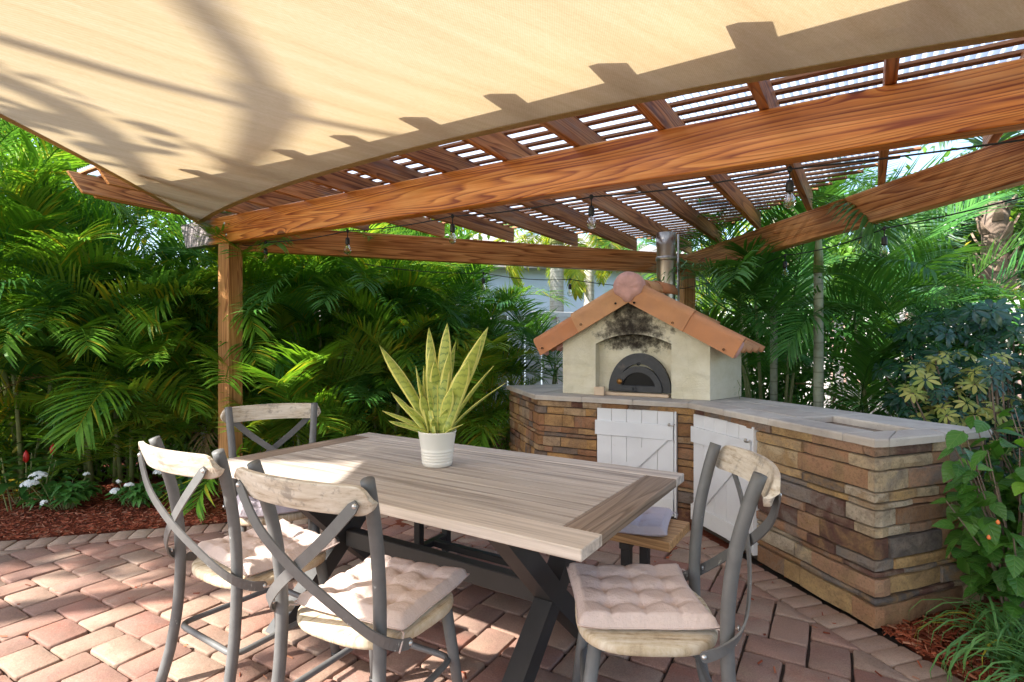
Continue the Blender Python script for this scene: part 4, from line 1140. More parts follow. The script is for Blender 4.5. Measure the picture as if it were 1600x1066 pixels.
# ------------------------------------------------------------------ dining table (world coordinates from the corner fits)
TF = V(0.200, 1.564, 0); TU = V(-0.841, 0.5406, 0).normalized(); TV = V(-TU.y, TU.x, 0) * -1
if TV.y < 0: TV = -TV
TL, TW, TZ = 2.046, 1.075, 0.77
tang = math.atan2(TU.y, TU.x)
table = thing('dining_table', 'rectangular dining table with greyed plank top on dark steel X legs', 'table', TF, tang)
# local frame: x along the length away from the front corner, y: sign so that TV matches
YS = 1 if (Matrix.Rotation(tang, 3, 'Z') @ V(0, 1, 0)).dot(TV) > 0 else -1
def tb(x0, x1, y0, y1, z0, z1, name, mat, ch=0.003):
    mb = MB(); L = x1 - x0; W = y1 - y0
    if L >= W: mb.box((0, 0, 0), (L, W, z1 - z0), None, ch); rz = 0
    else: mb.box((0, 0, 0), (W, L, z1 - z0), None, ch); rz = PI / 2
    o = mb.build(name, mat, table); o.location = ((x0 + x1) / 2, YS * (y0 + y1) / 2, (z0 + z1) / 2); o.rotation_euler = (0, 0, rz); return o
tb(0, TL, 0, 0.150, TZ - 0.038, TZ, 'edge_board', M['teak']); tb(0, TL, TW - 0.12, TW, TZ - 0.038, TZ, 'edge_board', M['teak'])
o = tb(0.001, 0.138, 0.152, TW - 0.122, TZ - 0.0375, TZ - 0.0005, 'end_board', M['teak_dark']); o['label'] = 'dark brown end board'
o = tb(TL - 0.138, TL - 0.001, 0.152, TW - 0.122, TZ - 0.0375, TZ - 0.0005, 'end_board', M['teak_dark'])
npk = 9; pw = (TW - 0.122 - 0.152) / npk
for i in range(npk):
    tb(0.140, TL - 0.140, 0.152 + pw * i + 0.0013, 0.152 + pw * (i + 1) - 0.0013, TZ - 0.03, TZ - 0.001 - R.uniform(0, 0.001), 'plank', M['teak'], 0.0018)
tb(0.30, 0.36, 0.12, TW - 0.12, TZ - 0.062, TZ - 0.0385, 'crossbar', M['black_steel']); tb(TL - 0.36, TL - 0.30, 0.12, TW - 0.12, TZ - 0.062, TZ - 0.0385, 'crossbar', M['black_steel'])
def xleg(x):
    yc = YS * TW / 2; zc = 0.335
    for s_ in (-1, 1):
        ft = V(x, yc + s_ * 0.37, 0.0); tp = V(x, yc - s_ * 0.37, TZ - 0.063)
        pts = [ft, V(x, yc, zc) if s_ > 0 else V(x, yc, zc), tp]
        w = 0.085
        for (a, b) in ((pts[0], pts[1]), (pts[1], pts[2])):
            d = (b - a).normalized(); lo = a; hi = b
            mb = MB(); c = 1.0 / abs(d.z); hw = w / 2 * c
            xo = 0.0 if s_ > 0 else 0.0
            vv = []
            for p in (lo, hi):
                for (sx, sy) in ((-1, -1), (1, -1), (1, 1), (-1, 1)): vv.append(V(p.x + sx * (w / 2 - (0.002 if s_ > 0 else 0)), p.y + sy * hw, p.z))
            mb.add(vv, [(3, 2, 1, 0), (4, 5, 6, 7)] + [(k, (k + 1) % 4, 4 + (k + 1) % 4, 4 + k) for k in range(4)]); mb.build('leg', M['black_steel'], table)
xleg(0.394); xleg(TL - 0.394)
mb = MB(); mb.box((TL / 2, YS * TW / 2, 0.335), (TL - 0.88, 0.06, 0.085), None, 0.004); mb.build('stretcher', M['black_steel'], table)

# ------------------------------------------------------------------ chairs
def rail_curve(x): return -0.306 - 0.060 * (1 - (x / 0.27) ** 2)
def make_chair(label):
    t = thing('dining_chair', label, 'chair', (0, 0, 0), 0, 'cross back chairs round the table')
    for s_ in (-1, 1):
        mb = MB(); pts = [V(s_ * 0.222, -0.285, 0), V(s_ * 0.215, -0.250, 0.12), V(s_ * 0.208, -0.225, 0.28), V(s_ * 0.205, -0.215, 0.45), V(s_ * 0.208, -0.218, 0.60), V(s_ * 0.216, -0.238, 0.76), V(s_ * 0.228, -0.275, 0.90), V(s_ * 0.235, -0.300, 0.975)]
        sp = []
        for i in range(len(pts) - 1):
            for k in range(3): sp.append(pts[i].lerp(pts[i + 1], k / 3))
        sp.append(pts[-1]); sp = [sp[0]] + [(sp[i - 1] + sp[i] * 2 + sp[i + 1]) / 4 for i in range(1, len(sp) - 1)] + [sp[-1]]
        mb.tube(sp, 0.0205, 14, True, True, 0.95); bk = mb.build('back_leg', M['steel'], t)
        sc = MB(); sc.lathe([(0, 0.006), (0.007, 0.004), (0.008, 0)], 8, V(s_ * 0.212, -0.246, 0.52), M=Matrix.Rotation(PI / 2, 3, 'X')); sc.build('screw', M['screw'], bk)
        mb = MB(); mb.tube([V(s_ * 0.205, 0.225, 0), V(s_ * 0.190, 0.200, 0.2), V(s_ * 0.172, 0.165, 0.432)], [0.0175, 0.02, 0.022], 12); fl = mb.build('front_leg', M['steel'], t)
        g = MB(); g.lathe([(0, 0), (0.021, 0), (0.022, 0.022), (0.0, 0.022)], 10, V(s_ * 0.205, 0.225, -0.0)); g.build('foot_cap', M['rubber'], fl)
    # top rail
    mb = MB(); n = 32; vs = []
    for i in range(n + 1):
        x = -0.272 * math.cos(PI * i / n); y = rail_curve(x) - 0.012
        e = min(1, (0.272 - abs(x)) / 0.045); hh = 0.044 * math.sqrt(max(0.04, 1 - (1 - e) ** 2)); zc = 0.925 + 0.006 * (1 - (x / 0.27) ** 2)
        tx = 0.15 * x / 0.27; nn = V(tx * 1.8, -1, 0).normalized()
        lean = V(0, -0.012, 0)
        prof = [(-0.009, -1), (0.008, -1), (0.010, -0.9), (0.012, 0), (0.010, 0.9), (0.007, 1), (-0.008, 1), (-0.010, 0)]
        for (o_, zz) in prof: vs.append(V(x, y, zc) + nn * o_ + V(0, -0.014 * zz, hh * zz))
    k8 = 8; fs = []
    for i in range(n):
        for k in range(k8): fs.append((i * k8 + k, i * k8 + (k + 1) % k8, (i + 1) * k8 + (k + 1) % k8, (i + 1) * k8 + k))
    fs.append(tuple(range(k8))[::-1]); fs.append(tuple(n * k8 + k for k in range(k8)))
    mb.add(vs, fs, False); mb.build('top_rail', M['chair_wood'], t)
    # X braces: from the back of the rail down round the opposite leg to the side of the seat
    for s_ in (-1, 1):
        dd = -0.003 if s_ > 0 else 0.003
        key = [V(-s_ * 0.242, rail_curve(0.243) - 0.031, 0.925), V(-s_ * 0.13, -0.362 + dd, 0.81), V(0, -0.345 + dd * 2, 0.705), V(s_ * 0.12, -0.31 + dd, 0.61), V(s_ * 0.212, -0.262, 0.525), V(s_ * 0.247, -0.20, 0.475), V(s_ * 0.252, -0.13, 0.447)]
        pts = []
        for i in range(len(key) - 1):
            p0 = key[max(i - 1, 0)]; p1 = key[i]; p2 = key[i + 1]; p3 = key[min(i + 2, len(key) - 1)]
            for k in range(5):
                u = k / 5; pts.append(0.5 * ((2 * p1) + (p2 - p0) * u + (2 * p0 - 5 * p1 + 4 * p2 - p3) * u * u + (3 * p1 - p0 - 3 * p2 + p3) * u ** 3))
        pts.append(key[-1]); m_ = len(pts); sides = []
        for i in range(m_):
            u = i / (m_ - 1); outn = V(0, -1, 0).lerp(V(s_, -0.15, 0), max(0, (u - 0.62) / 0.38)) ; outn.normalize()
            tt = (pts[min(i + 1, m_ - 1)] - pts[max(i - 1, 0)]).normalized(); sides.append(tt.cross(outn).normalized())
        ww = [0.034] * m_; ww[0] = 0.020; ww[-1] = 0.020
        mb = MB(); mb.strip(pts, sides, ww, 0.006, False); br = mb.build('cross_brace', M['steel'], t)
        sc = MB(); 
        for (q, rot) in ((key[0] + V(s_ * 0.006, -0.003, -0.008), Matrix.Rotation(PI / 2, 3, 'X')), (key[-1] + V(s_ * 0.004, -0.008, 0.006), Matrix.Rotation(s_ * PI / 2, 3, 'Y'))):
            sc.lathe([(0, 0.006), (0.006, 0.005), (0.008, 0)], 8, q, M=rot)
        sc.build('screw', M['screw'], br)
    # seat: rounded, thick, dished edge
    mb = MB(); n = 40; lay = [(0.955, 0.430), (0.99, 0.434), (1.0, 0.444), (0.995, 0.458), (0.96, 0.4655), (0.5, 0.463), (0.0, 0.462)]; vs = []
    for (f_, z_) in lay:
        for k in range(n):
            a = 2 * PI * k / n; c, s2 = math.cos(a), math.sin(a); ex = 2.0 / 3.0
            x = 0.238 * math.copysign(abs(c) ** ex, c); y = 0.225 * math.copysign(abs(s2) ** ex, s2) 
            x *= 1.0 + 0.05 * (y / 0.225); vs.append(V(x * f_, y * f_, z_))
    fs = [tuple(range(n))[::-1]]
    for l in range(len(lay) - 1):
        for k in range(n): fs.append((l * n + k, l * n + (k + 1) % n, (l + 1) * n + (k + 1) % n, (l + 1) * n + k))
    mb.add(vs, fs, True); mb.build('seat', M['chair_seat'], t)
    # stretcher ring
    ring = []; cs = [(-0.200, -0.222), (0.200, -0.222), (0.182, 0.195), (-0.182, 0.195)]
    for i in range(4):
        p = V(*cs[i], 0.215); a = V(*cs[i - 1], 0.215); b = V(*cs[(i + 1) % 4], 0.215); r = 0.05
        q0 = p + (a - p).normalized() * r; q1 = p + (b - p).normalized() * r
        for k in range(5): u = k / 4; ring.append((1 - u) ** 2 * q0 + 2 * u * (1 - u) * p + u * u * q1)
    ring.append(ring[0]); mb = MB(); mb.tube(ring, 0.0115, 8, False); mb.build('stretcher', M['steel'], t)
    return t
def cushion(label, mat, w=0.42, d=0.40, seed=0, tuft=4, th=0.052, name='seat_cushion', group='tufted seat cushions'):
    rr = random.Random(seed); n = 44; vs = []; fs = []
    def prof(x, y):
        e = min(1.0, min(1 - abs(x), 1 - abs(y)) / 0.16); h = math.sqrt(max(0, 1 - (1 - e) ** 2))
        dip = 0
        for i in range(1, tuft):
            for j in range(1, tuft):
                a = -1 + 2 * i / tuft; b = -1 + 2 * j / tuft; r2 = ((x - a) ** 2 + (y - b) ** 2)
                dip = max(dip, math.exp(-r2 / 0.012))
            # seams pulled between buttons
        sx = min(abs((x + 1) * tuft / 2 - round((x + 1) * tuft / 2)), 0.5); sy = min(abs((y + 1) * tuft / 2 - round((y + 1) * tuft / 2)), 0.5)
        seam = 0.30 * math.exp(-(sx / 0.09) ** 2) + 0.30 * math.exp(-(sy / 0.09) ** 2)
        return h * (1 - 0.60 * dip) * (1 - 0.55 * min(0.8, seam))
    for side in (1, -1):
        for j in range(n + 1):
            for i in range(n + 1):
                x = -1 + 2 * i / n; y = -1 + 2 * j / n
                cx = x * (1 - 0.05 * (1 - y * y) * (abs(x) > 0.9)); cy = y * (1 - 0.05 * (1 - x * x) * (abs(y) > 0.9))
                nz = noise.noise(V(x * 2.3 + seed, y * 2.3, 1))
                h = prof(x, y)
                z = (th * 0.32 + (h * th * 0.72 + 0.008 * nz * h)) if side > 0 else (th * 0.32 - h * th * 0.32 * 0.9)
                z += 0.006 * noise.noise(V(x * 1.2, y * 1.2, seed + 4))
                z += 0.012 * (abs(x * y) ** 3)
                vs.append(V(cx * w / 2, cy * d / 2, z))
    m = (n + 1) ** 2
    for j in range(n):
        for i in range(n):
            a = j * (n + 1) + i; q = (a, a + 1, a + n + 2, a + n + 1); fs.append(q); fs.append(tuple(k + m for k in q[::-1]))
    mb = MB(); mb.add(vs, fs, True); o = mb.build(name, mat); tag(o, label, 'cushion', group)
    if True:
        q = [vs[k] for k in range(n + 1)] + [vs[(n + 1) * j + n] for j in range(1, n + 1)] + [vs[(n + 1) * n + k] for k in range(n - 1, -1, -1)] + [vs[(n + 1) * j] for j in range(n - 1, -1, -1)]
        pb = MB(); pb.tube(q, 0.0026, 5, False); pb.build('piping', mat, o)
    for s_ in (-1, 1):
        tie = MB()
        c = V(s_ * (w / 2 - 0.01), -d / 2 + 0.01, 0.016); tie.tube([c, c + V(s_ * 0.02, -0.02, 0.006), c + V(s_ * 0.03, -0.045, -0.01), c + V(s_ * 0.025, -0.05, -0.035)], 0.003, 5)
        tie.build('tie', mat, o)
    return o
def place(o, x, y, z, face): o.location = (x, y, z); o.rotation_euler = (0, 0, math.atan2(face[1], face[0]) - PI / 2)
chB = make_chair('chair in the middle foreground, back to the camera, at the long side of the table'); place(chB, -0.468, 1.872, 0.012, (0.461, 0.887))
cA = copy_tree(chB); cA['label'] = 'leftmost chair, back to the camera, beside the left corner of the table'; place(cA, -1.052, 2.270, 0.012, (0.552, 0.834))
cC = copy_tree(chB); cC['label'] = 'far chair at the left end of the table in front of the wooden post'; place(cC, -1.285, 2.97, 0.012, (0.46, -0.888))
cD = copy_tree(chB); cD['label'] = 'right hand chair facing left at the near right corner of the table'; place(cD, 0.438, 1.825, 0.012, (-0.995, 0.10))
zc = 0.477
c = cushion('blush tufted cushion on the middle foreground chair, half in sun', M['cushion'], 0.43, 0.42, 1); place(c, -0.440, 1.910, zc, (0.40, 0.917))
c = cushion('blush tufted cushion on the leftmost chair', M['cushion'], 0.43, 0.40, 2); place(c, -1.032, 2.300, zc, (0.60, 0.80))
c = cushion('faded lilac cushion on the far chair near the post', M['cushion_lilac'], 0.40, 0.38, 3); place(c, -1.265, 2.94, zc, (0.46, -0.888))
c = cushion('blush cushion with deep buttons on the right hand chair', M['cushion'], 0.42, 0.43, 4); place(c, 0.420, 1.86, zc, (-0.99, 0.02))

# bench behind the table
BE = V(0.805, 2.60, 0); bdir = TU; bang = math.atan2(bdir.y, bdir.x)
bench = thing('bench', 'wooden bench with black steel legs along the far side of the table', 'bench', BE, bang)
for i in range(3):
    mb = MB(); mb.box((0.9, -0.115 + 0.115 * i, 0.435), (1.8, 0.112, 0.045), None, 0.004); mb.build('plank', M['bench_wood'], bench)
for x in (0.22, 1.55):
    for y in (-0.13, 0.13):
        mb = MB(); mb.box((x, y, 0.2), (0.045, 0.045, 0.40), None, 0.003); mb.build('leg', M['bench_steel'], bench)
    mb = MB(); mb.box((x, 0, 0.395), (0.05, 0.33, 0.030), None, 0.002); mb.build('leg_rail', M['bench_steel'], bench)
mb = MB(); mb.box((0.885, 0, 0.10), (1.285, 0.04, 0.04), None, 0.003); mb.build('stretcher', M['bench_steel'], bench)
for x in (0.22, 1.55):
    mb = MB(); mb.box((x, 0, 0.10), (0.044, 0.215, 0.038), None, 0.003); mb.build('stretcher', M['bench_steel'], bench)
c = cushion('flat lilac grey cushion on the right end of the wooden bench', M['cushion_lilac'], 0.40, 0.36, 8, 3, 0.045, group='tufted seat cushions')
pc = BE + bdir * 0.24; c.location = (pc.x - 0.02, pc.y - 0.01, 0.459); c.rotation_euler = (0, 0, bang + rad(12))

# ------------------------------------------------------------------ potted snake plant
pot = thing('snake_plant', 'yellow edged snake plant in a ribbed cream pot on the table', 'potted plant', (-0.362, 2.635, TZ))
prof = [(0.0, 0.0), (0.066, 0.0), (0.070, 0.004)]
for k in range(5): z = 0.012 + k * 0.014; rr = 0.0705 + 0.108 * z; prof += [(rr, z), (rr + 0.0018, z + 0.003), (rr + 0.0018, z + 0.009), (rr, z + 0.012)]
prof += [(0.0805, 0.09), (0.0905, 0.16), (0.0925, 0.163), (0.0925, 0.167), (0.088, 0.167), (0.085, 0.150)]
mb = MB(); mb.lathe(prof, 40); mb.build('pot', M['pot'], pot)
mb = MB(); mb.lathe([(0.086, 0.150), (0.05, 0.156), (0.0, 0.158)], 20); mb.build('soil', M['soil'], pot)
def snake_mat(center=True):
    n = NT('snake_leaf_centre' if center else 'snake_leaf_edge'); oc = n.coord(); r = n.rnd()
    sp = n.n('ShaderNodeSeparateXYZ'); n.set(sp.inputs[0], oc)
    if center:
        w = n.math('SINE', n.math('ADD', n.math('MULTIPLY', sp.outputs[2], 190.0), n.math('MULTIPLY', n.noise(n.scalevec(oc, (40, 40, 18)), 1.0, 4, 0.7), 14.0)))
        col = n.mix(n.ramp(w, [(0.3, 0.0), (0.9, 0.75)]), (0.42, 0.48, 0.09), (0.13, 0.22, 0.04))
        col = n.mix(n.math('MULTIPLY', r, 0.5), col, (0.55, 0.58, 0.12))
    else: col = n.mix(n.noise(oc, 14, 3), (0.74, 0.70, 0.12), (0.84, 0.80, 0.30))
    # scorched tips
    tip = n.ramp(n.math('ADD', sp.outputs[2], n.math('MULTIPLY', r, 0.10)), [(0.70, 0.0), (0.74, 0.8)])
    col = n.mix(tip, col, (0.55, 0.30, 0.04))
    b = n.bsdf(col, 0.38, spec=0.4); tr = n.n('ShaderNodeBsdfTranslucent'); n.set(tr.inputs[0], col)
    mx = n.n('ShaderNodeMixShader'); mx.inputs[0].default_value = 0.22; n.t.links.new(b, mx.inputs[1]); n.t.links.new(tr.outputs[0], mx.inputs[2])
    return n.done(mx.outputs[0])
SMC, SME = snake_mat(True), snake_mat(False)
def snake_leaf(bx, by, lx, ly, h, w, face, curl=0.0, pinch=0.0):
    """leaf from (bx,by) at the soil leaning to (lx,ly) at height h above the rim"""
    n = 12; f = V(math.cos(face), math.sin(face), 0); vs = []
    cv = []; 
    for i in range(n + 1):
        u = i / n; p = V(bx + (lx - bx) * (u ** 1.25), by + (ly - by) * (u ** 1.25), 0.15 + h * u - curl * u * u)
        ww = w * (0.50 + 1.25 * u - 0.75 * u * u) if u < 0.6 else w * max(0.0, 0.98 * (1 - ((u - 0.6) / 0.4) ** 2.0)) + 0.0
        if pinch: ww = ww * (1 - pinch) 
        ww = max(ww, 0.0008); tw = f.copy(); tw.rotate(Matrix.Rotation(0.5 * (u - 0.3), 3, 'Z')); nn = V(-tw.y, tw.x, 0)
        cup = 0.22 + 0.3 * (1 - u)
        for a, cc in ((-1, 1), (-0.72, 0.5), (0, 0), (0.72, 0.5), (1, 1)): cv.append(p + tw * a * ww / 2 + nn * cup * cc * ww * 0.5)
    fs1 = []; fs2 = []
    for i in range(n):
        for k in range(4):
            q = (i * 5 + k, i * 5 + k + 1, (i + 1) * 5 + k + 1, (i + 1) * 5 + k); (fs1 if k in (1, 2) else fs2).append(q)
    me = bpy.data.meshes.new('leaf'); me.from_pydata([tuple(v) for v in cv], [], fs1 + fs2); me.materials.append(SMC); me.materials.append(SME)
    me.polygons.foreach_set('material_index', [0] * len(fs1) + [1] * len(fs2)); me.polygons.foreach_set('use_smooth', [True] * len(fs1 + fs2)); me.update()
    o = link('leaf', me, pot); md = o.modifiers.new('thick', 'SOLIDIFY'); md.thickness = 0.0022
LF = [  # base x, lean x, lean y, height, width, face angle
 (-0.045, -0.285, 0.02, 0.43, 0.050, 0.15), (-0.035, -0.10, -0.02, 0.33, 0.036, 1.0), (-0.01, -0.045, 0.03, 0.52, 0.042, 0.05), (-0.02, -0.065, 0.0, 0.33, 0.036, 0.4),
 (0.0, -0.008, -0.03, 0.36, 0.050, 0.1), (0.012, 0.045, 0.03, 0.54, 0.052, -0.1), (0.02, 0.085, 0.04, 0.45, 0.030, 0.6), (0.03, 0.20, 0.02, 0.40, 0.050, -0.25),
 (0.045, 0.215, -0.03, 0.47, 0.056, -0.15), (0.05, 0.245, 0.03, 0.52, 0.054, -0.2), (0.06, 0.275, -0.02, 0.33, 0.028, 0.9), (0.062, 0.33, 0.0, 0.245, 0.026, 0.9),
 (-0.05, -0.255, -0.05, 0.12, 0.040, 0.9), (-0.055, -0.22, -0.07, 0.075, 0.050, 0.3), (-0.03, -0.07, -0.05, 0.20, 0.042, 0.2), (-0.02, -0.035, -0.06, 0.24, 0.020, 0.3),
 (0.01, 0.055, -0.06, 0.13, 0.038, 0.2), (0.02, 0.075, -0.05, 0.23, 0.046, -0.3), (0.04, 0.155, -0.06, 0.36, 0.068, -0.1), (-0.06, -0.235, 0.05, 0.20, 0.030, 0.5), (-0.005, -0.01, -0.07, 0.085, 0.028, 0.2),
 (0.05, 0.13, -0.07, 0.055, 0.03, 0.6), (-0.015, -0.09, 0.05, 0.24, 0.034, -0.4), (0.01, 0.03, 0.05, 0.30, 0.040, 0.3), (-0.045, -0.15, -0.05, 0.15, 0.034, -0.5), (0.03, 0.06, 0.0, 0.40, 0.045, 0.2), (0.035, 0.12, 0.0, 0.31, 0.04, -0.4), (-0.02, -0.03, 0.0, 0.43, 0.045, 0.0)]
for (bx, lx, ly, h, w, fc) in LF: snake_leaf(bx * 0.9, R.uniform(-0.05, 0.05), lx, ly, h, w * 1.38, fc + R.uniform(-0.25, 0.25))

# ------------------------------------------------------------------ fences and houses
def fence(a, b, label, h=1.83):
    a = Vector(a); b = Vector(b); d = (b - a).normalized(); L = (b - a).length; ang = math.atan2(d.y, d.x)
    t = thing('fence', label, 'fence', a, ang)
    pm = MB(); pm.box((0, 0, h / 2 - 0.03), (0.152, 0.022, h - 0.10), None, 0.003); pme = pm.mesh('board', M['vinyl'])
    k = 0; x = 0.08
    while x < L:
        link('board', pme, t, V(x, 0.03 if k % 2 else -0.03, 0.0)); x += 0.150; k += 1
    for z in (0.12, h - 0.04):
        mb = MB(); mb.box((L / 2, 0, z), (L, 0.09, 0.085), None, 0.004); mb.build('rail', M['vinyl'], t)
    pm = MB(); pm.box((0, 0, h / 2 + 0.03), (0.13, 0.13, h + 0.08), None, 0.005); pm.lathe([(0.095, h + 0.07), (0.095, h + 0.085), (0.0, h + 0.15)], 4); pme = pm.mesh('post', M['vinyl'])
    x = 0.0
    while x <= L + 0.1: link('post', pme, t, V(x, 0, 0)); x += 2.42
    return t
FC = V(5.05, 10.98, 0)
fd = V(0.883, 0.469, 0)
fence(FC - fd * 13.3, FC, 'white vinyl board fence behind the palms and the oven')
fence(V(5.9, 2.2, 0), FC, 'white vinyl board fence behind the right hand shrubs')
def house(name, label, x0, x1, y, h, depth, mat, wins, rz=0.0, roofm='roof_tile'):
    t = thing('house', label, 'house', (x0, y, 0), rz); W = x1 - x0
    mb = MB(); mb.box((W / 2, depth / 2, h / 2), (W, depth, h)); mb.build('wall', mat, t)
    mb = MB(); vs = [V(-0.5, -0.5, h), V(W + 0.5, -0.5, h), V(W + 0.5, depth + 0.5, h), V(-0.5, depth + 0.5, h), V(W * 0.2, depth / 2, h + 1.6), V(W * 0.8, depth / 2, h + 1.6)]
    vs = vs + [v - V(0, 0, 0.18) for v in vs[:4]]
    mb.add(vs, [(0, 1, 5, 4), (1, 2, 5), (2, 3, 4, 5), (3, 0, 4), (6, 7, 1, 0), (7, 8, 2, 1), (8, 9, 3, 2), (9, 6, 0, 3), (9, 8, 7, 6)]); mb.build('roof', M[roofm], t)
    for (wx, wz, ww, wh) in wins:
        fr = MB()
        for (cx, cz, sx, sz) in ((wx, wz + wh / 2, ww + 0.16, 0.08), (wx, wz - wh / 2, ww + 0.2, 0.08), (wx - ww / 2, wz, 0.08, wh), (wx + ww / 2, wz, 0.08, wh), (wx, wz, 0.05, wh)):
            fr.box((cx, -0.03, cz), (sx, 0.08, sz), None, 0.004)
        f_ = fr.build('window', M['white_trim'], t)
        pn = MB(); pn.box((wx, -0.01, wz), (ww - 0.06, 0.03, wh - 0.06)); pn.build('pane', M['window_glass'], f_)
    return t
house('h', 'pale blue neighbouring house seen over the fence behind the oven', -6.0, 6.4, 15.0, 3.6, 8.0, M['house_blue'], [(4.65, 1.85, 1.3, 1.15), (1.6, 1.85, 1.3, 1.15)], 0.10)
house('h', 'pink stucco house glimpsed between the palms at far right', 10.5, 20.0, 12.5, 3.8, 8.0, M['house_pink'], [(2.0, 1.8, 1.2, 1.2)], -0.1)

# ------------------------------------------------------------------ foliage toolkit
def frond_mesh(name, seed, L=1.7, pairs=34, leaf=0.42, lw=0.024, arch=0.9, droop=0.35, vee=0.45, mat=None, start=0.22, spread=55):
    """pinnate frond; base at origin, grows along +Y and up, arching over"""
    r = random.Random(seed); V_ = []; F = []
    pts = []; tan = []
    n = 14; p = V(0, 0, 0); el = rad(78)
    for i in range(n + 1):
        u = i / n; e = el - arch * (u ** 1.3) * 1.9
        t = V(0, math.cos(e), math.sin(e)); pts.append(p.copy()); tan.append(t); p = p + t * L / n
    def at(u):
        x = u * n; i = min(int(x), n - 1); f_ = x - i; return pts[i].lerp(pts[i + 1], f_), tan[i].lerp(tan[i + 1], f_).normalized()
    # rachis
    mb = MB(); mb.tube(pts, [0.009 * (1 - 0.85 * i / n) + 0.001 for i in range(n + 1)], 4, False, False)
    V_ += list(mb.v); F += list(mb.f)
    for k in range(pairs):
        u = start + (1 - start) * (k + 0.5) / pairs; q, t = at(u)
        ll = leaf * (0.55 + 0.9 * math.sin(PI * min(1, (u - start) / (1 - start) * 0.82 + 0.14))) * r.uniform(0.88, 1.1) * 0.72
        for s_ in (-1, 1):
            side = V(s_, 0, 0); up = side.cross(t) * s_; 
            if up.z < 0: up = -up
            a = rad(spread * (1 - 0.45 * u) + r.uniform(-6, 6))
            d = (t * math.cos(a) + side * math.sin(a) + up * vee * r.uniform(0.7, 1.2)).normalized()
            wv_ = d.cross(up).normalized(); base = q + V(0, 0, r.uniform(-0.004, 0.004)); b0 = len(V_)
            segs = 3; pp = base; dd = d.copy()
            wd = [0.35, 1.0, 0.75, 0.0]
            for j in range(segs + 1):
                w_ = lw * wd[j] * 0.5
                if j < segs: V_.append(tuple(pp - wv_ * w_)); V_.append(tuple(pp + wv_ * w_))
                else: V_.append(tuple(pp))
                dd = (dd + V(0, 0, -1) * droop * (0.35 + 0.5 * j) * r.uniform(0.6, 1.2) * 0.8).normalized(); pp = pp + dd * ll / segs
            for j in range(segs - 1): F.append((b0 + 2 * j, b0 + 2 * j + 1, b0 + 2 * j + 3, b0 + 2 * j + 2))
            F.append((b0 + 2 * segs - 2, b0 + 2 * segs - 1, b0 + 2 * segs))
    me = bpy.data.meshes.new(name); me.from_pydata([tuple(v) for v in V_], [], F); me.materials.append(mat)
    me.update(); return me
FR = {}
def variants(key, mat, cnt=5, **kw):
    FR[key] = [frond_mesh('frond', hash(key) % 1000 + i if False else sum(map(ord, key)) + i, mat=M[mat], arch=kw.get('arch', 0.9) * (0.75 + 0.12 * i), droop=kw.get('droop', 0.35) * (0.8 + 0.1 * i), **{k: v for k, v in kw.items() if k not in ('arch', 'droop')}) for i in range(cnt)]
variants('areca', 'palm', 6, L=1.55, pairs=46, leaf=0.46, lw=0.020, arch=0.75, droop=0.28)
variants('areca_light', 'palm_light', 4, L=1.35, pairs=40, leaf=0.42, lw=0.020, arch=0.7, droop=0.25)
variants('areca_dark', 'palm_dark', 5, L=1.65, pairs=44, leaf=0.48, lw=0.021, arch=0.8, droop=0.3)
variants('dead', 'palm_dead', 2, L=1.2, pairs=26, leaf=0.34, lw=0.018, arch=1.5, droop=0.8)
variants('royal', 'royal', 3, L=2.4, pairs=60, leaf=0.6, lw=0.04, arch=1.3, droop=0.75)
variants('grey', 'bluepalm', 3, L=2.6, pairs=60, leaf=0.62, lw=0.035, arch=1.3, droop=0.6)
def frond_at(parent, key, loc, az, tilt, sc, r):
    """tilt: 0 upright, larger leans outward"""
    me = r.choice(FR[key]); o = link('frond', me, parent)
    o.matrix_local = Matrix.Translation(loc) @ Matrix.Rotation(az - PI / 2, 4, 'Z') @ Matrix.Rotation(-tilt, 4, 'X') @ Matrix.Rotation(r.uniform(-0.35, 0.35), 4, 'Y') @ Matrix.Diagonal((sc, sc, sc, 1))
    return o
def areca(label, x, y, hmax, nst, nfr, seed, keys=('areca', 'areca', 'areca_light'), spread=0.45, toward=None, dead=1, group='areca palms along the fence', low=0.15):
    r = random.Random(seed); t = thing('areca_palm', label, 'palm', (x, y, 0), 0, group)
    mb = MB(); tops = []
    for i in range(nst):
        a = r.uniform(0, 2 * PI); rr = spread * math.sqrt(r.random()) * 0.5; bx, by = rr * math.cos(a), rr * math.sin(a)
        h = hmax * r.uniform(low, 0.72); lx, ly = bx + math.cos(a) * h * 0.13, by + math.sin(a) * h * 0.13
        mb.tube([V(bx, by, 0), V((bx + lx) / 2, (by + ly) / 2, h * 0.5), V(lx, ly, h)], [0.022, 0.018, 0.014], 6); tops.append(V(lx, ly, h))
    mb.build('cane', M['cane'], t)
    for i in range(nfr):
        tp = tops[i % nst]; az = r.uniform(0, 2 * PI)
        if toward is not None and r.random() < 0.62: az = toward + r.gauss(0, 0.9)
        key = r.choice(keys)
        frond_at(t, key, tp - V(0, 0, r.uniform(0, 0.25)), az, r.uniform(-0.05, 0.75), r.uniform(0.65, 1.12), r)
    for i in range(dead):
        tp = tops[r.randrange(nst)]; frond_at(t, 'dead', tp - V(0, 0, 0.3), (toward or 0) + r.gauss(0, 1), r.uniform(1.0, 1.5), r.uniform(0.6, 0.9), r)
    return t

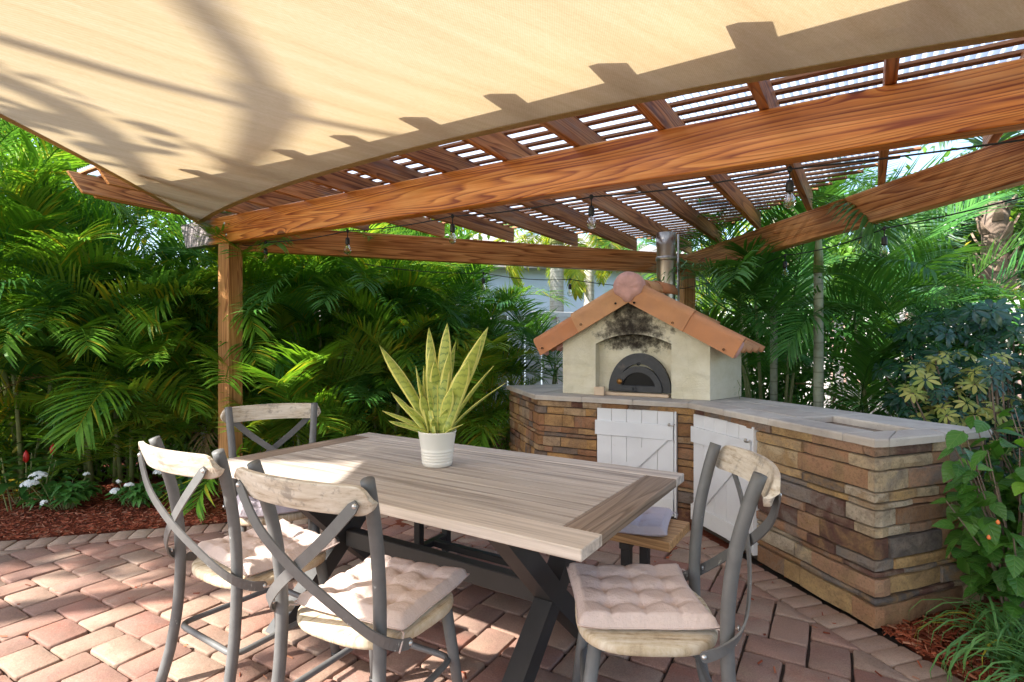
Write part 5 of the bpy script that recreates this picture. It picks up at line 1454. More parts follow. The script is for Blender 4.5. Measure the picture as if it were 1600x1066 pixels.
def leaf_cloud(name, n, sampler, mat, size=(0.05, 0.09), aspect=0.45, seed=1, parent=None, droop=0.3):
    rs = np.random.RandomState(seed); C = sampler(rs, n)
    n = len(C)
    d = rs.normal(size=(n, 3)); d[:, 2] -= droop; d /= np.linalg.norm(d, axis=1)[:, None]
    up = rs.normal(size=(n, 3)) * 0.6; up[:, 2] += 1.0
    w = np.cross(d, up); w /= np.maximum(1e-6, np.linalg.norm(w, axis=1))[:, None]; nn = np.cross(w, d)
    s = rs.uniform(size[0], size[1], size=n)[:, None]
    base = C - d * s * 0.5; tip = C + d * s * 0.5 - nn * s * 0.08
    m1 = base + d * s * 0.38; l = m1 - w * s * aspect * 0.5 + nn * s * 0.07; r = m1 + w * s * aspect * 0.5 + nn * s * 0.07
    m2 = base + d * s * 0.72; l2 = m2 - w * s * aspect * 0.34 + nn * s * 0.03; r2 = m2 + w * s * aspect * 0.34 + nn * s * 0.03
    verts = np.stack([base, l, l2, tip, r2, r], axis=1).reshape(-1, 3)
    k = np.arange(n)[:, None] * 6
    faces = np.concatenate([k + np.array([[0, 1, 2, 3]]), k + np.array([[0, 3, 4, 5]])], axis=0)
    me = fast_mesh(name, verts, faces, mat); return link(name, me, parent)
def blob(c, rx, ry, rz, shell=0.5, lumps=0.35, seed=0):
    def f(rs, n):
        d = rs.normal(size=(n, 3)); d /= np.linalg.norm(d, axis=1)[:, None]
        rr = (shell + (1 - shell) * rs.uniform(size=n)) 
        fr = np.array([noise.noise(Vector((float(a[0]) * 2.2 + seed, float(a[1]) * 2.2, float(a[2]) * 2.2))) for a in d])
        rr = rr * (1 + lumps * fr * 1.6)
        return np.array(c) + d * rr[:, None] * np.array([rx, ry, rz])
    return f
def slab_sampler(a, b, depth, z0, z1, lump=0.25):
    a = np.array(a, float); b = np.array(b, float)
    def f(rs, n):
        u = rs.uniform(size=n); d = (b - a) / np.linalg.norm(b - a); nn = np.array([-d[1], d[0]])
        z = z0 + (z1 - z0) * rs.uniform(size=n)
        off = (rs.uniform(size=n) - 0.5) * depth
        P = a[None, :] + (b - a)[None, :] * u[:, None] + nn[None, :] * off[:, None]
        keep = []
        for i in range(n):
            v = noise.noise(Vector((P[i, 0] * 0.9, P[i, 1] * 0.9, z[i] * 0.9)))
            keep.append(v > -0.18 and z[i] < z1 * (0.86 + 0.3 * noise.noise(Vector((P[i, 0] * 0.8, 3.3, 0)))))
        P = np.column_stack([P, z]); return P[np.array(keep)]
    return f

# hedge added to darken the gaps between the palms; trees close the view
hd = leaf_cloud('hedge', 26000, slab_sampler((-6.6, 4.45), (-0.4, 7.75), 0.45, 0.2, 3.1), M['hedge'], (0.07, 0.13), 0.42, 3)
tag(hd, 'dense hedge added to darken the gaps behind the left palms', 'hedge')
def tree(name, label, x, y, h, crown, n, mat, seed, size=(0.10, 0.2), group=None, trunk=0.12, trunkmat='bark', nb=5):
    r = random.Random(seed); t = thing(name, label, 'tree', (x, y, 0), 0, group); mb = MB()
    c0 = V(*crown[0][:3]); fork = V(c0.x * 0.3, c0.y * 0.3, h * 0.45)
    mb.tube([V(0, 0, 0), V(c0.x * 0.1, c0.y * 0.1, h * 0.22), fork], [trunk, trunk * 0.85, trunk * 0.7], 10)
    for i in range(nb):
        c = V(*crown[i % len(crown)][:3]); e = c + V(r.uniform(-0.6, 0.6), r.uniform(-0.6, 0.6), r.uniform(-0.1, 0.6))
        m_ = (fork + e) / 2 + V(r.uniform(-0.2, 0.2), r.uniform(-0.2, 0.2), 0.25); mb.tube([fork, m_, e], [trunk * 0.5, trunk * 0.35, trunk * 0.1], 7)
    mb.build('trunk', M[trunkmat], t)
    parts_v = []
    def smp(rs, n_):
        out = []
        for i, c in enumerate(crown): out.append(blob(c[:3], c[3], c[3], c[3] * 0.75, 0.25, 0.5, seed + i)(rs, n_ // len(crown)))
        return np.concatenate(out)
    leaf_cloud('crown', n, smp, M[mat], size, 0.5, seed, t); return t
tree('broadleaf_tree', 'tall sunlit broadleaf tree behind the palms at the upper left', -7.6, 8.4, 6.0, [(0, 0, 3.6, 1.8), (1.6, 0.6, 4.2, 1.6), (-1.4, -1.2, 3.8, 1.6), (0.2, -0.6, 5.2, 1.5)], 14000, 'canopy', 11)
tree('broadleaf_tree', 'round green tree over the fence behind the wooden post', -3.4, 9.6, 4.5, [(0, 0, 2.8, 1.7), (1.5, 0.5, 3.2, 1.4), (-1.2, 0.2, 3.4, 1.5)], 11000, 'canopy', 12)
tree('broadleaf_tree', 'dark leafy tree beyond the right hand fence', 7.2, 9.5, 5.0, [(0, 0, 3.0, 1.7), (1.3, -0.9, 3.6, 1.6), (-1.2, 0.6, 2.6, 1.3)], 11000, 'hedge', 13)
tree('broadleaf_tree', 'bright leafy tree behind the corner post of the pergola', 5.6, 13.2, 5.5, [(0, 0, 3.0, 1.4), (1.4, 0.3, 3.9, 1.5)], 8000, 'canopy', 14)

cam_dir = -PI / 2
spots = [(-5.0, 4.55, 3.6), (-4.55, 5.2, 3.9), (-3.95, 5.35, 3.3), (-3.35, 5.85, 3.0), (-2.75, 6.15, 2.8), (-2.15, 6.35, 3.0), (-1.55, 6.55, 3.0), (-1.15, 6.85, 2.9), (-0.75, 7.1, 2.1)]
labs = ['areca palm at the left edge of the photo with fronds reaching under the sail', 'tall areca palm below the left corner of the shade sail', 'areca palm behind the white flowers with long arching fronds',
        'areca palm between the flowers and the wooden post', 'areca palm right behind the wooden post', 'areca palm behind the far chair, right of the wooden post', 'areca palm left of the snake plant',
        'areca palm directly behind the snake plant', 'areca palm in front of the fence left of the oven']
for i, (x, y, h) in enumerate(spots):
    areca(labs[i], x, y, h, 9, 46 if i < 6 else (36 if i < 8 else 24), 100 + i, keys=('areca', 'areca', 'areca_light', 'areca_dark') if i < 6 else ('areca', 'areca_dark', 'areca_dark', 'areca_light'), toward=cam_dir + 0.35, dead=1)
for i, (x, y, h) in enumerate([(-4.55, 4.80, 1.5), (-3.75, 5.02, 1.35), (-3.05, 5.22, 1.45), (-2.2, 5.55, 1.3), (-1.45, 5.85, 1.4), (-0.75, 6.2, 1.3)]):
    areca(['young bright palm low at the left edge behind the red spikes', 'young bright palm behind the two white flower heads', 'young bright palm behind the right hand white flowers', 'young bright palm low behind the far chair',
           'young bright palm low behind the left end of the table', 'young bright palm low behind the snake plant pot'][i], x, y + (0.38 if i < 3 else 0.1), h, 7, 22, 160 + i, keys=('areca_light', 'areca_light', 'areca'), toward=None if i < 3 else cam_dir + 0.2, dead=0, group='young palms at the front of the hedge', low=0.03)
areca('low areca palm with yellowing fronds beside the counter and the fence', 0.05, 6.55, 1.5, 6, 14, 131, keys=('areca_light', 'areca', 'areca_dark'), toward=cam_dir - 0.2, dead=0)
areca('short areca palm in front of the fence between snake plant and oven', 0.35, 7.2, 1.7, 4, 9, 132, keys=('areca', 'areca_dark'), toward=cam_dir, dead=0)
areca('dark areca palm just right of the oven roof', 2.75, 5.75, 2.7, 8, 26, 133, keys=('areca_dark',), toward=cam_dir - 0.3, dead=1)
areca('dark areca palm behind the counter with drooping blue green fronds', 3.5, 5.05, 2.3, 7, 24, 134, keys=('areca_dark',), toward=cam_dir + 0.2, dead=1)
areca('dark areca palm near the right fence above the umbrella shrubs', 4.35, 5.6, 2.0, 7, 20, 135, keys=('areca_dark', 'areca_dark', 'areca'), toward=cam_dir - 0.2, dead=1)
areca('areca palm in the corner of the fence behind the side beam', 3.0, 7.6, 3.6, 7, 26, 136, keys=('areca_dark', 'areca_dark', 'areca'), toward=cam_dir, dead=1)

def tall_palm(name, label, x, y, h, r0, key, nf, seed, mat, shaft=None, group=None, tiltr=(0.2, 1.2), lean=(0, 0), boots=False, sc=(0.85, 1.1)):
    r = random.Random(seed); t = thing(name, label, 'palm', (x, y, 0), 0, group)
    mb = MB(); pts = [V(lean[0] * (k / 8) ** 1.5, lean[1] * (k / 8) ** 1.5, h * k / 8) for k in range(9)]
    mb.tube(pts, [r0 * (1.15 if k == 0 else 1.0 - 0.15 * k / 8) for k in range(9)], 16); mb.build('trunk', M[mat], t); top = pts[-1]
    if shaft:
        mb = MB(); mb.tube([top, top + V(0, 0, shaft * 0.5), top + V(0, 0, shaft)], [r0 * 0.95, r0 * 0.8, r0 * 0.4], 12); mb.build('crown_shaft', M['royal'] if shaft > 0.6 else M['cane'], t); top = top + V(0, 0, shaft)
    if boots:
        mb = MB()
        for i in range(46):
            z = h * (0.25 + 0.75 * i / 46); a = i * 2.4; d = V(math.cos(a), math.sin(a), 0)
            p = d * r0 * 0.9 + V(lean[0] * (z / h) ** 1.5, lean[1] * (z / h) ** 1.5, z); e = p + d * 0.10 + V(0, 0, r.uniform(0.16, 0.26))
            mb.strip([p, (p + e) / 2 + d * 0.01, e], [V(-d.y, d.x, 0)] * 3, [0.13, 0.10, 0.035], 0.025)
        mb.build('leaf_boots', M['boot'], t)
    for i in range(nf):
        frond_at(t, key, top - V(0, 0, 0.05), i * 2.4 + r.uniform(-0.3, 0.3), r.uniform(*tiltr), r.uniform(*sc), r)
    return t
tall_palm('royal_palm', 'grey trunked palm in front of the blue house, left of the pair over the fence', 0.92, 11.2, 3.35, 0.16, 'royal', 11, 21, 'grey_trunk', 0.3, 'palms beyond the fence', (0.5, 1.5), sc=(0.55, 0.8))
tall_palm('royal_palm', 'grey trunked palm nearest the oven roof peak, over the fence', 1.70, 12.0, 3.15, 0.13, 'royal', 10, 22, 'grey_trunk', 0.3, 'palms beyond the fence', (0.5, 1.5), sc=(0.55, 0.8))
tall_palm('date_palm', 'stout palm with shaggy brown boots at the upper right', 6.75, 7.6, 3.3, 0.17, 'grey', 20, 23, 'bark', None, None, (0.3, 1.6), boots=True)
tall_palm('adonidia_palm', 'slim pale ringed palm trunk with green crown shaft behind the counter', 2.62, 4.65, 1.95, 0.043, 'areca_dark', 8, 24, 'green_trunk', 0.35, None, (0.2, 0.9), sc=(0.8, 1.0))
tall_palm('adonidia_palm', 'thin grey trunk standing right of the oven among the palms', 2.55, 5.3, 2.6, 0.035, 'areca_dark', 6, 25, 'green_trunk', 0.2, None, (0.3, 1.0), sc=(0.7, 0.9))
tall_palm('feather_palm', 'tall palm leaning over the far left corner of the garden', -6.3, 6.6, 3.6, 0.10, 'areca_light', 14, 26, 'grey_trunk', 0.3, None, (0.2, 1.1), sc=(1.2, 1.5))
tall_palm('feather_palm', 'large feather palm hanging over the side beam at the right', 3.9, 7.6, 3.4, 0.09, 'grey', 8, 27, 'bark', None, None, (0.4, 1.5), sc=(0.7, 0.9))

# off camera tree whose limbs and leaves throw the shadows seen on the sail and the paving
rt = random.Random(5)
shade = thing('shade_tree', 'spreading tree left of the patio whose limbs shade the sail', 'tree', (-6.4, 1.2, 0))
mb = MB()
def limb(pts, r0, r1):
    n = len(pts); mb.tube([Vector(p) - V(-6.4, 1.2, 0) for p in pts], [r0 + (r1 - r0) * i / (n - 1) for i in range(n)], 8)
def up_sun(p, k): return Vector(p) - Vector((1.05, 0.50, -1.0)) * k
trunk_top = V(-6.8, 0.5, 5.4)
limb([V(-6.4, 1.2, 0), V(-6.6, 1.1, 2.0), V(-6.7, 0.8, 3.8), trunk_top], 0.17, 0.11)
limb([trunk_top] + [up_sun(p, 4.0) for p in ((-2.12, 1.89, 2.48), (-1.90, 2.02, 2.48), (-1.57, 2.22, 2.48), (-1.23, 2.38, 2.48), (-0.83, 2.52, 2.48), (-0.32, 2.69, 2.48))], 0.06, 0.026)
limb([trunk_top] + [up_sun(p, 4.2) for p in ((-2.23, 2.15, 2.48), (-2.21, 2.35, 2.48), (-2.14, 2.56, 2.48), (-2.17, 2.88, 2.48), (-2.40, 3.48, 2.48), (-2.58, 3.91, 2.48))], 0.085, 0.050)
limb([up_sun(p, 4.6) for p in ((-1.03, 1.59, 2.48), (-1.05, 1.77, 2.48), (-1.06, 1.97, 2.48), (-1.10, 2.18, 2.48))], 0.050, 0.050)
limb([up_sun(p, 4.6) for p in ((-1.10, 2.18, 2.48), (-1.16, 2.40, 2.48), (-1.37, 2.75, 2.48), (-1.58, 3.06, 2.48), (-1.84, 3.36, 2.48))], 0.090, 0.050)
limb([up_sun(p, 4.6) for p in ((-1.78, 2.90, 2.48), (-1.75, 3.09, 2.48), (-1.76, 3.29, 2.48))], 0.030, 0.030)
mb.build('trunk', M['bark'], shade)
def shade_crown(rs, n):
    return np.concatenate([blob(c[:3], 1.05 * c[3], 0.85 * c[3], 0.38, 0.05, 0.45, i * 3)(rs, int(n // 4 * c[3] ** 2)) for i, c in enumerate(((0.18, -1.32, 5.2, 0.24), (0.25, 0.0, 5.3, 1), (-1.0, 0.0, 5.4, 1), (-2.4, 0.0, 5.3, 1), (-3.6, 0.2, 5.2, 1)))])
leaf_cloud('crown', 4600, shade_crown, M['canopy'], (0.14, 0.23), 0.6, 31, shade)

# ------------------------------------------------------------------ flower bed, left
def poly_leaf(name, outline, mat, fold=0.12, curl=0.15):
    """leaf mesh from half outline [(along, half width)], along +Y"""
    vs = []; n = len(outline)
    for (y, w) in outline:
        z = -curl * y * y * 1.0
        vs += [V(-w, y, z + fold * w), V(0, y, z), V(w, y, z + fold * w)]
    fs = []
    for i in range(n - 1):
        a = i * 3; fs += [(a, a + 1, a + 4, a + 3), (a + 1, a + 2, a + 5, a + 4)]
    mb = MB(); mb.add(vs, fs, True); return mb.mesh(name, mat)
OVAL = [(0, 0.004), (0.12, 0.02), (0.3, 0.155), (0.5, 0.195), (0.7, 0.155), (0.88, 0.065), (1.0, 0.002)]
HEART = [(0, 0.004), (0.05, 0.02), (0.12, 0.22), (0.2, 0.31), (0.27, 0.315), (0.33, 0.355), (0.4, 0.335), (0.47, 0.34), (0.54, 0.29), (0.62, 0.275), (0.70, 0.21), (0.79, 0.165), (0.88, 0.09), (0.94, 0.06), (1.0, 0.002)]
def place_leaf(me, parent, p, az, el, size, roll, name='leaf'):
    o = link(name, me, parent)
    o.matrix_local = Matrix.Translation(p) @ Matrix.Rotation(az - PI / 2, 4, 'Z') @ Matrix.Rotation(el, 4, 'X') @ Matrix.Rotation(roll, 4, 'Y') @ Matrix.Diagonal((size, size, size, 1)); return o
pl_m = [poly_leaf('leaf', OVAL, M['penta_leaf'], 0.25, c) for c in (0.3, 0.6)]
def flower_head(mb, c, r, rr, n=26):
    for i in range(n):
        a = rr.uniform(0, 2 * PI); q = rr.random() ** 0.5 * r; p = V(c.x + math.cos(a) * q, c.y + math.sin(a) * q, c.z + 0.65 * math.sqrt(max(0, r * r - q * q)) + rr.uniform(-0.004, 0.004))
        s_ = rr.uniform(0.010, 0.015)
        nrm = V((p.x - c.x) / r * 0.9, (p.y - c.y) / r * 0.9 - 0.35, 0.75).normalized(); X_ = nrm.orthogonal().normalized(); Y_ = nrm.cross(X_)
        for k in range(5):
            b = 2 * PI * k / 5 + a; d = X_ * math.cos(b) + Y_ * math.sin(b) + nrm * 0.15; e = -X_ * math.sin(b) + Y_ * math.cos(b)
            mb.add([p, p + d * s_ * 0.7 + e * s_ * 0.35, p + d * s_ * 1.1, p + d * s_ * 0.7 - e * s_ * 0.35], [(0, 1, 2, 3)])
def pentas(label, x, y, w, h, heads, seed):
    rr = random.Random(seed); t = thing('pentas', label, 'flower', (x, y, 0), 0, 'white flowering plants in the left bed'); st = MB(); fl = MB()
    for i in range(int(34 * w / 0.3)):
        a = rr.uniform(0, 2 * PI); q = w * math.sqrt(rr.random()) * 0.8; tip = V(math.cos(a) * q, math.sin(a) * q * 0.8, h * (1.05 - 0.65 * (q / w) ** 1.6) * rr.uniform(0.75, 1.0))
        st.tube([V(tip.x * 0.25, tip.y * 0.25, 0), tip * 0.6 + V(0, 0, 0.02), tip], 0.003, 4, False)
        for j in range(7):
            u = 1 - 0.11 * (j // 2); place_leaf(rr.choice(pl_m), t, V(tip.x * u, tip.y * u, tip.z * u), rr.uniform(0, 2 * PI), rr.uniform(-0.3, 0.5), rr.uniform(0.07, 0.115), rr.uniform(-0.4, 0.4))
    for (hx, hy, hz, hr) in heads: flower_head(fl, V(hx, hy, hz), hr, rr, int(60 * (hr / 0.05) ** 1.5)); st.tube([V(hx * 0.4, hy * 0.4, 0.02), V(hx, hy, hz)], 0.003, 4, False)
    st.build('stem', M['cane'], t); fl.build('flower', M['white_petal'], t); return t
pentas('white pentas with two large flower heads at the left of the bed', -3.62, 4.42, 0.33, 0.26, [(-0.10, -0.15, 0.30, 0.058), (-0.12, -0.20, 0.25, 0.055), (0.03, -0.25, 0.13, 0.02), (0.12, 0.05, 0.27, 0.02)], 41)
pentas('white pentas with a small bloom in the middle of the bed', -3.10, 4.50, 0.25, 0.22, [(-0.05, -0.18, 0.17, 0.035), (0.03, -0.14, 0.21, 0.03), (-0.12, -0.05, 0.22, 0.012)], 42)
pentas('white pentas with two round heads nearest the wooden post', -2.82, 4.78, 0.25, 0.26, [(-0.22, -0.10, 0.24, 0.038), (0.08, -0.12, 0.22, 0.035)], 43)
# red ginger
def ginger(label, x, y, n, seed, h0=0.55, red=2):
    rr = random.Random(seed); t = thing('red_ginger', label, 'plant', (x, y, 0)); lm = poly_leaf('leaf', [(0, 0.004), (0.15, 0.09), (0.4, 0.17), (0.65, 0.15), (0.85, 0.07), (1, 0.002)], M['ginger_leaf'], 0.2, 0.35)
    st = MB(); fl = MB()
    for i in range(n):
        a = rr.uniform(0, 2 * PI); h = h0 * rr.uniform(0.6, 1.1); b = V(0.22 * math.cos(a) * rr.random(), 0.18 * math.sin(a) * rr.random(), 0); tip = b * 1.7 + V(0, 0, h)
        st.tube([b, (b + tip) / 2, tip], 0.005, 5, False)
        for j in range(9):
            u = 0.4 + 0.6 * j / 8; place_leaf(lm, t, b.lerp(tip, u), j * 2.4 + rr.random(), rr.uniform(-0.1, 0.5), rr.uniform(0.13, 0.19), rr.uniform(-0.3, 0.3))
        if i < red: fl.lathe([(0.0, -0.02), (0.018, 0.0), (0.022, 0.03), (0.016, 0.06), (0.004, 0.085), (0, 0.086)], 8, tip + V(0, 0, 0.01))
    st.build('stem', M['cane'], t)
    if red: fl.build('flower_spike', M['red_petal'], t)
    return t
ginger('glossy green plant with two red flower spikes at the far left', -3.97, 4.45, 8, 51, 0.46, 2)
ginger('tall dark leaved clump at the left edge behind the red spikes', -4.6, 5.0, 8, 52, 0.8, 0)
# yellow leaved plant at the edge
yl = thing('croton', 'low yellow leaved plant at the left edge of the mulch', 'plant', (-4.15, 4.55, 0)); lm = poly_leaf('leaf', OVAL, M['croton_leaf'], 0.2, 0.3); rr = random.Random(4)
for i in range(34): place_leaf(lm, yl, V(rr.gauss(0, 0.10), rr.gauss(0, 0.08), rr.uniform(0.06, 0.22)), rr.uniform(0, 2 * PI), rr.uniform(-0.2, 0.6), rr.uniform(0.08, 0.13), 0)
mb = MB(); [mb.tube([V(0, 0, 0), V(rr.gauss(0, 0.08), rr.gauss(0, 0.06), 0.16)], 0.004, 4, False) for i in range(8)]; mb.build('stem', M['cane'], yl)
# strap plants
def strap_plant(label, x, y, n, L, w, mat, seed, name='strap_plant', cat='plant', arch=1.2, stiff=False, kind=None, rad0=0.03, group=None):
    rr = random.Random(seed); t = thing(name, label, cat, (x, y, 0), 0, group); V_ = MB()
    for i in range(n):
        a = rr.uniform(0, 2 * PI); ll = L * rr.uniform(0.65, 1.1); e = rad(rr.uniform(48, 88)); q = rad0 * math.sqrt(rr.random()); p = V(q * math.cos(a * 3), q * math.sin(a * 3), 0); seg_ = 7; pts = [p.copy()]
        for k in range(seg_):
            d = V(math.cos(a) * math.cos(e), math.sin(a) * math.cos(e), math.sin(e)); p = p + d * ll / seg_; pts.append(p.copy()); e -= arch * rr.uniform(0.7, 1.2) / seg_ * (1 + k * 0.35)
        s_ = V(-math.sin(a), math.cos(a), 0); vs = []
        for k, p_ in enumerate(pts):
            ww = w * (0.7 + 0.3 * (1 - k / seg_)) * (1 if k < seg_ - 1 else (0.6 if k == seg_ - 1 else 0.05)); vs += [p_ - s_ * ww / 2 + V(0, 0, 0.15 * ww), p_, p_ + s_ * ww / 2 + V(0, 0, 0.15 * ww)]
        fs = []
        for k in range(seg_): fs += [(k * 3, k * 3 + 1, k * 3 + 4, k * 3 + 3), (k * 3 + 1, k * 3 + 2, k * 3 + 5, k * 3 + 4)]
        if stiff: mb = MB(); mb.add(vs, fs, True); mb.build('leaf', mat, t)
        else: V_.add(vs, fs, True)
    if not stiff: o = V_.build('blades', mat, t); o['kind'] = 'stuff'
    return t
strap_plant('spiky grey green rosette in the mulch left of the wooden post', -2.66, 4.45, 14, 0.34, 0.032, M['bluepalm'], 61, 'bromeliad', arch=0.35, stiff=True)
ginger('small leafy plant at the foot of the wooden post', -2.28, 4.72, 5, 53, 0.25, 0)
hd2 = leaf_cloud('hedge', 9000, slab_sampler((2.3, 7.2), (4.7, 6.7), 0.5, 0.1, 2.0), M['palm_dark'], (0.08, 0.16), 0.35, 77)  # added strip of dark leaves, keeps the sunlit fence from glaring through the palms
tag(hd2, 'dark hedge added between the oven and the right hand fence to cover its glare', 'hedge')
und = leaf_cloud('undergrowth', 15000, slab_sampler((-6.0, 4.9), (0.0, 7.0), 1.0, 0.02, 0.55), M['fern'], (0.05, 0.11), 0.4, 71)
und['kind'] = 'stuff'; 
tag(und, 'low mixed undergrowth at the feet of the left palms', 'undergrowth')
und2 = leaf_cloud('undergrowth', 7000, slab_sampler((2.6, 4.6), (5.0, 4.4), 1.2, 0.02, 0.8), M['schef_green'], (0.05, 0.11), 0.4, 72)
und2['kind'] = 'stuff'; tag(und2, 'low dark undergrowth behind the counter', 'undergrowth')

# ------------------------------------------------------------------ shrubs, right
def whorl(mat, seed):
    rr = random.Random(seed); mb = MB()
    for k in range(8):
        a = 2 * PI * k / 8 + rr.uniform(-0.15, 0.15); L_ = rr.uniform(0.85, 1.05); d = V(math.cos(a), math.sin(a), 0); s_ = V(-d.y, d.x, 0); prev = None; vs = []
        for (u, w) in ((0.12, 0.01), (0.35, 0.11), (0.6, 0.16), (0.85, 0.12), (1.0, 0.01)):
            z = 0.12 * math.sin(u * 2.0) - 0.35 * u * u; c_ = d * u * L_ + V(0, 0, z); vs += [c_ - s_ * w + V(0, 0, 0.03), c_, c_ + s_ * w + V(0, 0, 0.03)]
        fs = []
        for i in range(4): fs += [(i * 3, i * 3 + 1, i * 3 + 4, i * 3 + 3), (i * 3 + 1, i * 3 + 2, i * 3 + 5, i * 3 + 4)]
        mb.add(vs, fs, True)
    return mb.mesh('leaf_whorl', mat)
WG = [whorl(M['schef_green'], i) for i in range(3)]; WY = [whorl(M['schef_yellow'], 10 + i) for i in range(3)]
def schefflera(label, x, y, w, d, z0, z1, n, yl_, seed, size=(0.10, 0.15)):
    rr = random.Random(seed); t = thing('umbrella_shrub', label, 'shrub', (x, y, 0), 0, 'umbrella shrubs by the right fence'); st = MB()
    for i in range(n):
        a = rr.uniform(0, 2 * PI); q = math.sqrt(rr.random()); u = rr.random() ** 0.8; z = z0 + (z1 - z0) * u; bulge = 0.75 + 0.35 * math.sin(PI * u * 0.9)
        p = V(math.cos(a) * w * q * bulge, math.sin(a) * d * q * bulge, z); me = rr.choice(WY if rr.random() < yl_ else WG)
        o = link('leaf_whorl', me, t); s_ = rr.uniform(*size); out = V(p.x * 0.6, p.y * 0.6 - 0.35, 0.6).normalized()
        o.matrix_local = Matrix.Translation(p) @ (out + V(rr.gauss(0, 0.35), rr.gauss(0, 0.35), 0)).to_track_quat('Z', 'Y').to_matrix().to_4x4() @ Matrix.Rotation(rr.uniform(0, 6), 4, 'Z') @ Matrix.Diagonal((s_, s_, s_, 1))
        if i % 5 == 0: st.tube([V(p.x * 0.2, p.y * 0.2, 0), V(p.x * 0.7, p.y * 0.7, z * 0.6), p], 0.006, 4, False)
    st.build('stem', M['bark'], t); return t
schefflera('variegated umbrella shrub with cream and yellow leaves behind the counter end', 3.20, 3.48, 0.62, 0.45, 0.35, 1.30, 290, 0.42, 81, (0.055, 0.085))
schefflera('dark green umbrella shrub above the variegated one at the right edge', 3.75, 4.05, 0.85, 0.6, 0.6, 1.62, 290, 0.03, 82, (0.09, 0.13))
schefflera('variegated umbrella shrub cut by the right edge of the photo', 3.95, 3.1, 0.55, 0.5, 0.3, 1.22, 240, 0.40, 83, (0.055, 0.085))
HB = [poly_leaf('leaf', HEART, M['hibiscus'], 0.15, c) for c in (0.15, 0.35)]; HY = [poly_leaf('leaf', HEART, M['hib_young'], 0.15, 0.2)]
def hibiscus(label, x, y, seed):
    rr = random.Random(seed); t = thing('hibiscus_bush', label, 'shrub', (x, y, 0)); st = MB()
    for i in range(37):
        a = rr.uniform(0, 2 * PI); tip = V(math.cos(a) * 0.40 * rr.uniform(0.3, 1), math.sin(a) * 0.34 * rr.uniform(0.3, 1), rr.uniform(0.35, 1.0) if i % 3 else rr.uniform(0.78, 1.02)); m_ = tip * 0.5 + V(0, 0, 0.05)
        st.tube([V(tip.x * 0.1, tip.y * 0.1, 0), V(m_.x * 0.8, m_.y * 0.8, m_.z), tip], [0.007, 0.005, 0.0025], 5, False)
        for j in range(8):
            u = 1 - 0.085 * j; p = V(tip.x * (0.3 + 0.7 * u), tip.y * (0.3 + 0.7 * u), tip.z * u)
            out = math.atan2(p.y - 0.1, p.x) if rr.random() < 0.6 else rr.uniform(0, 2 * PI)
            place_leaf(rr.choice(HY if (j < 2 and rr.random() < 0.2) else HB), t, p, out + rr.gauss(0, 0.7), rr.uniform(-0.9, 0.15), rr.uniform(0.07, 0.125), rr.uniform(-0.6, 0.6))
    st.build('stem', M['bark'], t)
    fl = MB()
    for p in (V(-0.30, -0.22, 0.62), V(-0.32, -0.2, 0.55)): fl.lathe([(0, -0.010), (0.006, -0.006), (0.008, 0.0), (0.005, 0.008), (0, 0.012)], 7, p)
    fl.build('flower_bud', M['orange_petal'], t); return t
hibiscus('hibiscus bush with large toothed leaves leaning over the counter corner', 2.31, 2.47, 91)
hibiscus('leafy hibiscus bush filling the right edge beside the counter', 2.66, 2.62, 92)
leaf_fill = leaf_cloud('filler', 1500, blob((2.62, 2.62, 0.42), 0.40, 0.35, 0.45, 0.1, 0.3, 2), M['hibiscus'], (0.07, 0.12), 0.7, 93); leaf_fill.name = 'ivy_clump'
tag(leaf_fill, 'shaded tangle of broad leaves inside the right hand bushes', 'plant')
for i, (x, y, lab, n_) in enumerate([(2.10, 2.28, 'clump of long strap leaved grass below the hibiscus, left of three', 80), (2.02, 1.98, 'clump of strap leaved grass at the lower right corner, nearest', 90), (2.38, 2.32, 'clump of strap leaved grass at the right edge under the bush', 80)]):
    strap_plant(lab, x, y, int(n_ * 1.5), 0.50, 0.0115, M['liriope'], 95 + i, 'liriope', 'grass', 1.9, False, rad0=0.09, group='liriope clumps in the right bed')
# small weed on the counter beside the oven
wd = thing('weed', 'tiny green weed sprouting on the counter at the side of the oven', 'plant', (1.80, 4.30, 0.911)); rr = random.Random(3)
st = MB(); st.tube([V(0, 0, 0), V(-0.01, 0, 0.05), V(0.0, -0.01, 0.10), V(-0.02, 0, 0.15)], 0.002, 4, False); st.build('stem', M['cane'], wd)
for i in range(12): place_leaf(pl_m[0], wd, V(rr.uniform(-0.03, 0.05), rr.uniform(-0.01, 0.01), 0.01 + 0.012 * i), rr.uniform(0, 6), 0.2, 0.028, 0)

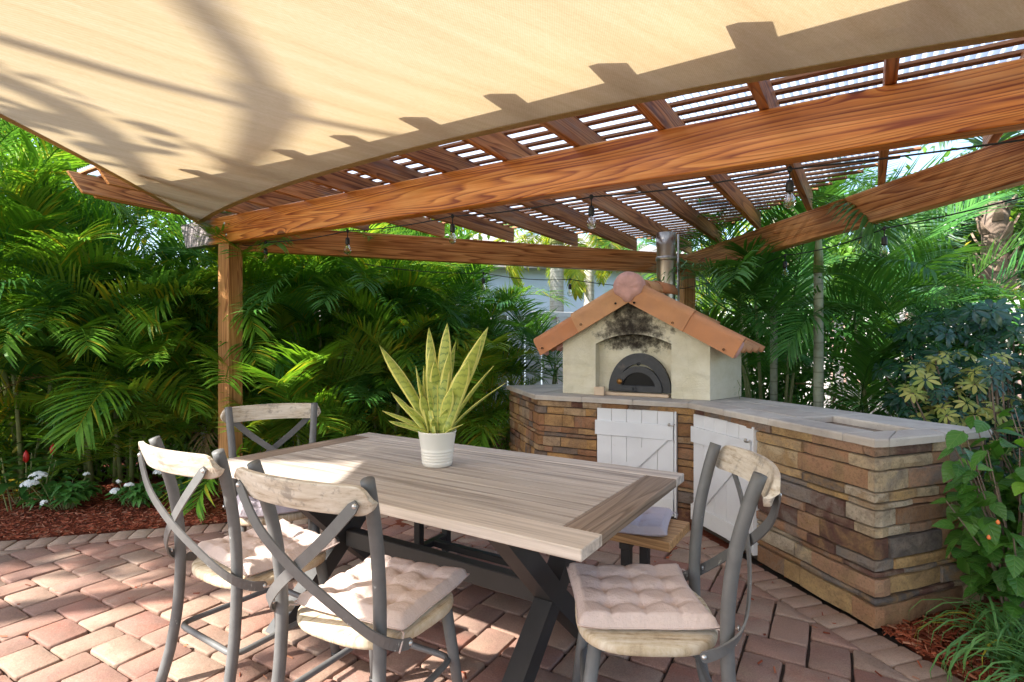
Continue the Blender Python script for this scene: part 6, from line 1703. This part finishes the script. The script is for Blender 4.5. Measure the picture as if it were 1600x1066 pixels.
# mulch chips
def chips(n, a, sampler, seed, zoff=0.0):
    rs = np.random.RandomState(seed); P = sampler(rs, n); n = len(P); ang = rs.uniform(0, 2 * np.pi, n); el = rs.normal(0, 0.25, n)
    Ln = rs.uniform(0.012, 0.045, n); W = rs.uniform(0.003, 0.009, n)
    d = np.stack([np.cos(ang) * np.cos(el), np.sin(ang) * np.cos(el), np.sin(el)], 1); s = np.stack([-np.sin(ang), np.cos(ang), rs.normal(0, 0.3, n)], 1)
    up = np.array([0, 0, 1.0])[None, :] * (W * 0.8)[:, None]
    a_ = P - d * Ln[:, None] / 2; b_ = P + d * Ln[:, None] / 2; sw = s * W[:, None] / 2
    verts = np.stack([a_ - sw, a_ + sw, b_ + sw, b_ - sw, a_ + up, b_ + up], 1).reshape(-1, 3); k = np.arange(n)[:, None] * 6
    faces = np.concatenate([k + np.array([[0, 4, 5, 3]]), k + np.array([[4, 1, 2, 5]])], 0)
    o = link('mulch_chips', fast_mesh('mulch_chips', verts, faces, M['chip'])); stuff(o); tag(o, a, 'mulch'); return o
def left_bed(rs, n):
    x = rs.uniform(-5.2, 0.2, n); u = rs.uniform(0, 1, n) ** 1.3; y = 3.72 + (x + 3.5) * 0.275 + 0.01 + u * 1.5
    return np.stack([x, y, rs.uniform(0.0, 0.022, n)], 1)
def right_bed(rs, n):
    s_ = rs.uniform(-0.95, 1.6, n); w_ = rs.uniform(0.0, 1.3, n) ** 1.1; bx = 1.73 + 0.28 * s_ + w_ * 0.96; by = 2.55 - 0.96 * s_ + w_ * 0.28
    P = np.stack([bx, by, rs.uniform(0.0, 0.025, n)], 1)
    keep = ~((by > 2.56 + (bx - 1.73) * 0.36)); return P[keep]
chips(22000, 'red wood mulch chips spread over the left bed', left_bed, 5)
chips(16000, 'red wood mulch chips beside the end of the counter', right_bed, 6)

rs_ = np.random.RandomState(12)
def litter(rs, n):
    s_ = rs.uniform(-1.3, 1.0, n); w_ = rs.normal(0, 0.22, n); a = np.stack([1.53 + 0.28 * s_ + w_, 2.494 - 0.96 * s_ + w_ * 0.3, np.full(n, 0.006)], 1)
    b = np.stack([rs.uniform(-2.8, 1.2, n), rs.uniform(2.1, 4.0, n), np.full(n, 0.006)], 1); k = n // 3
    return np.concatenate([a[:k], b[:n - k]])
lt = chips(110, 'scattered twigs and leaf bits fallen on the brick paving', litter, 14)
lt.name = 'leaf_litter'; lt['category'] = 'leaf litter'
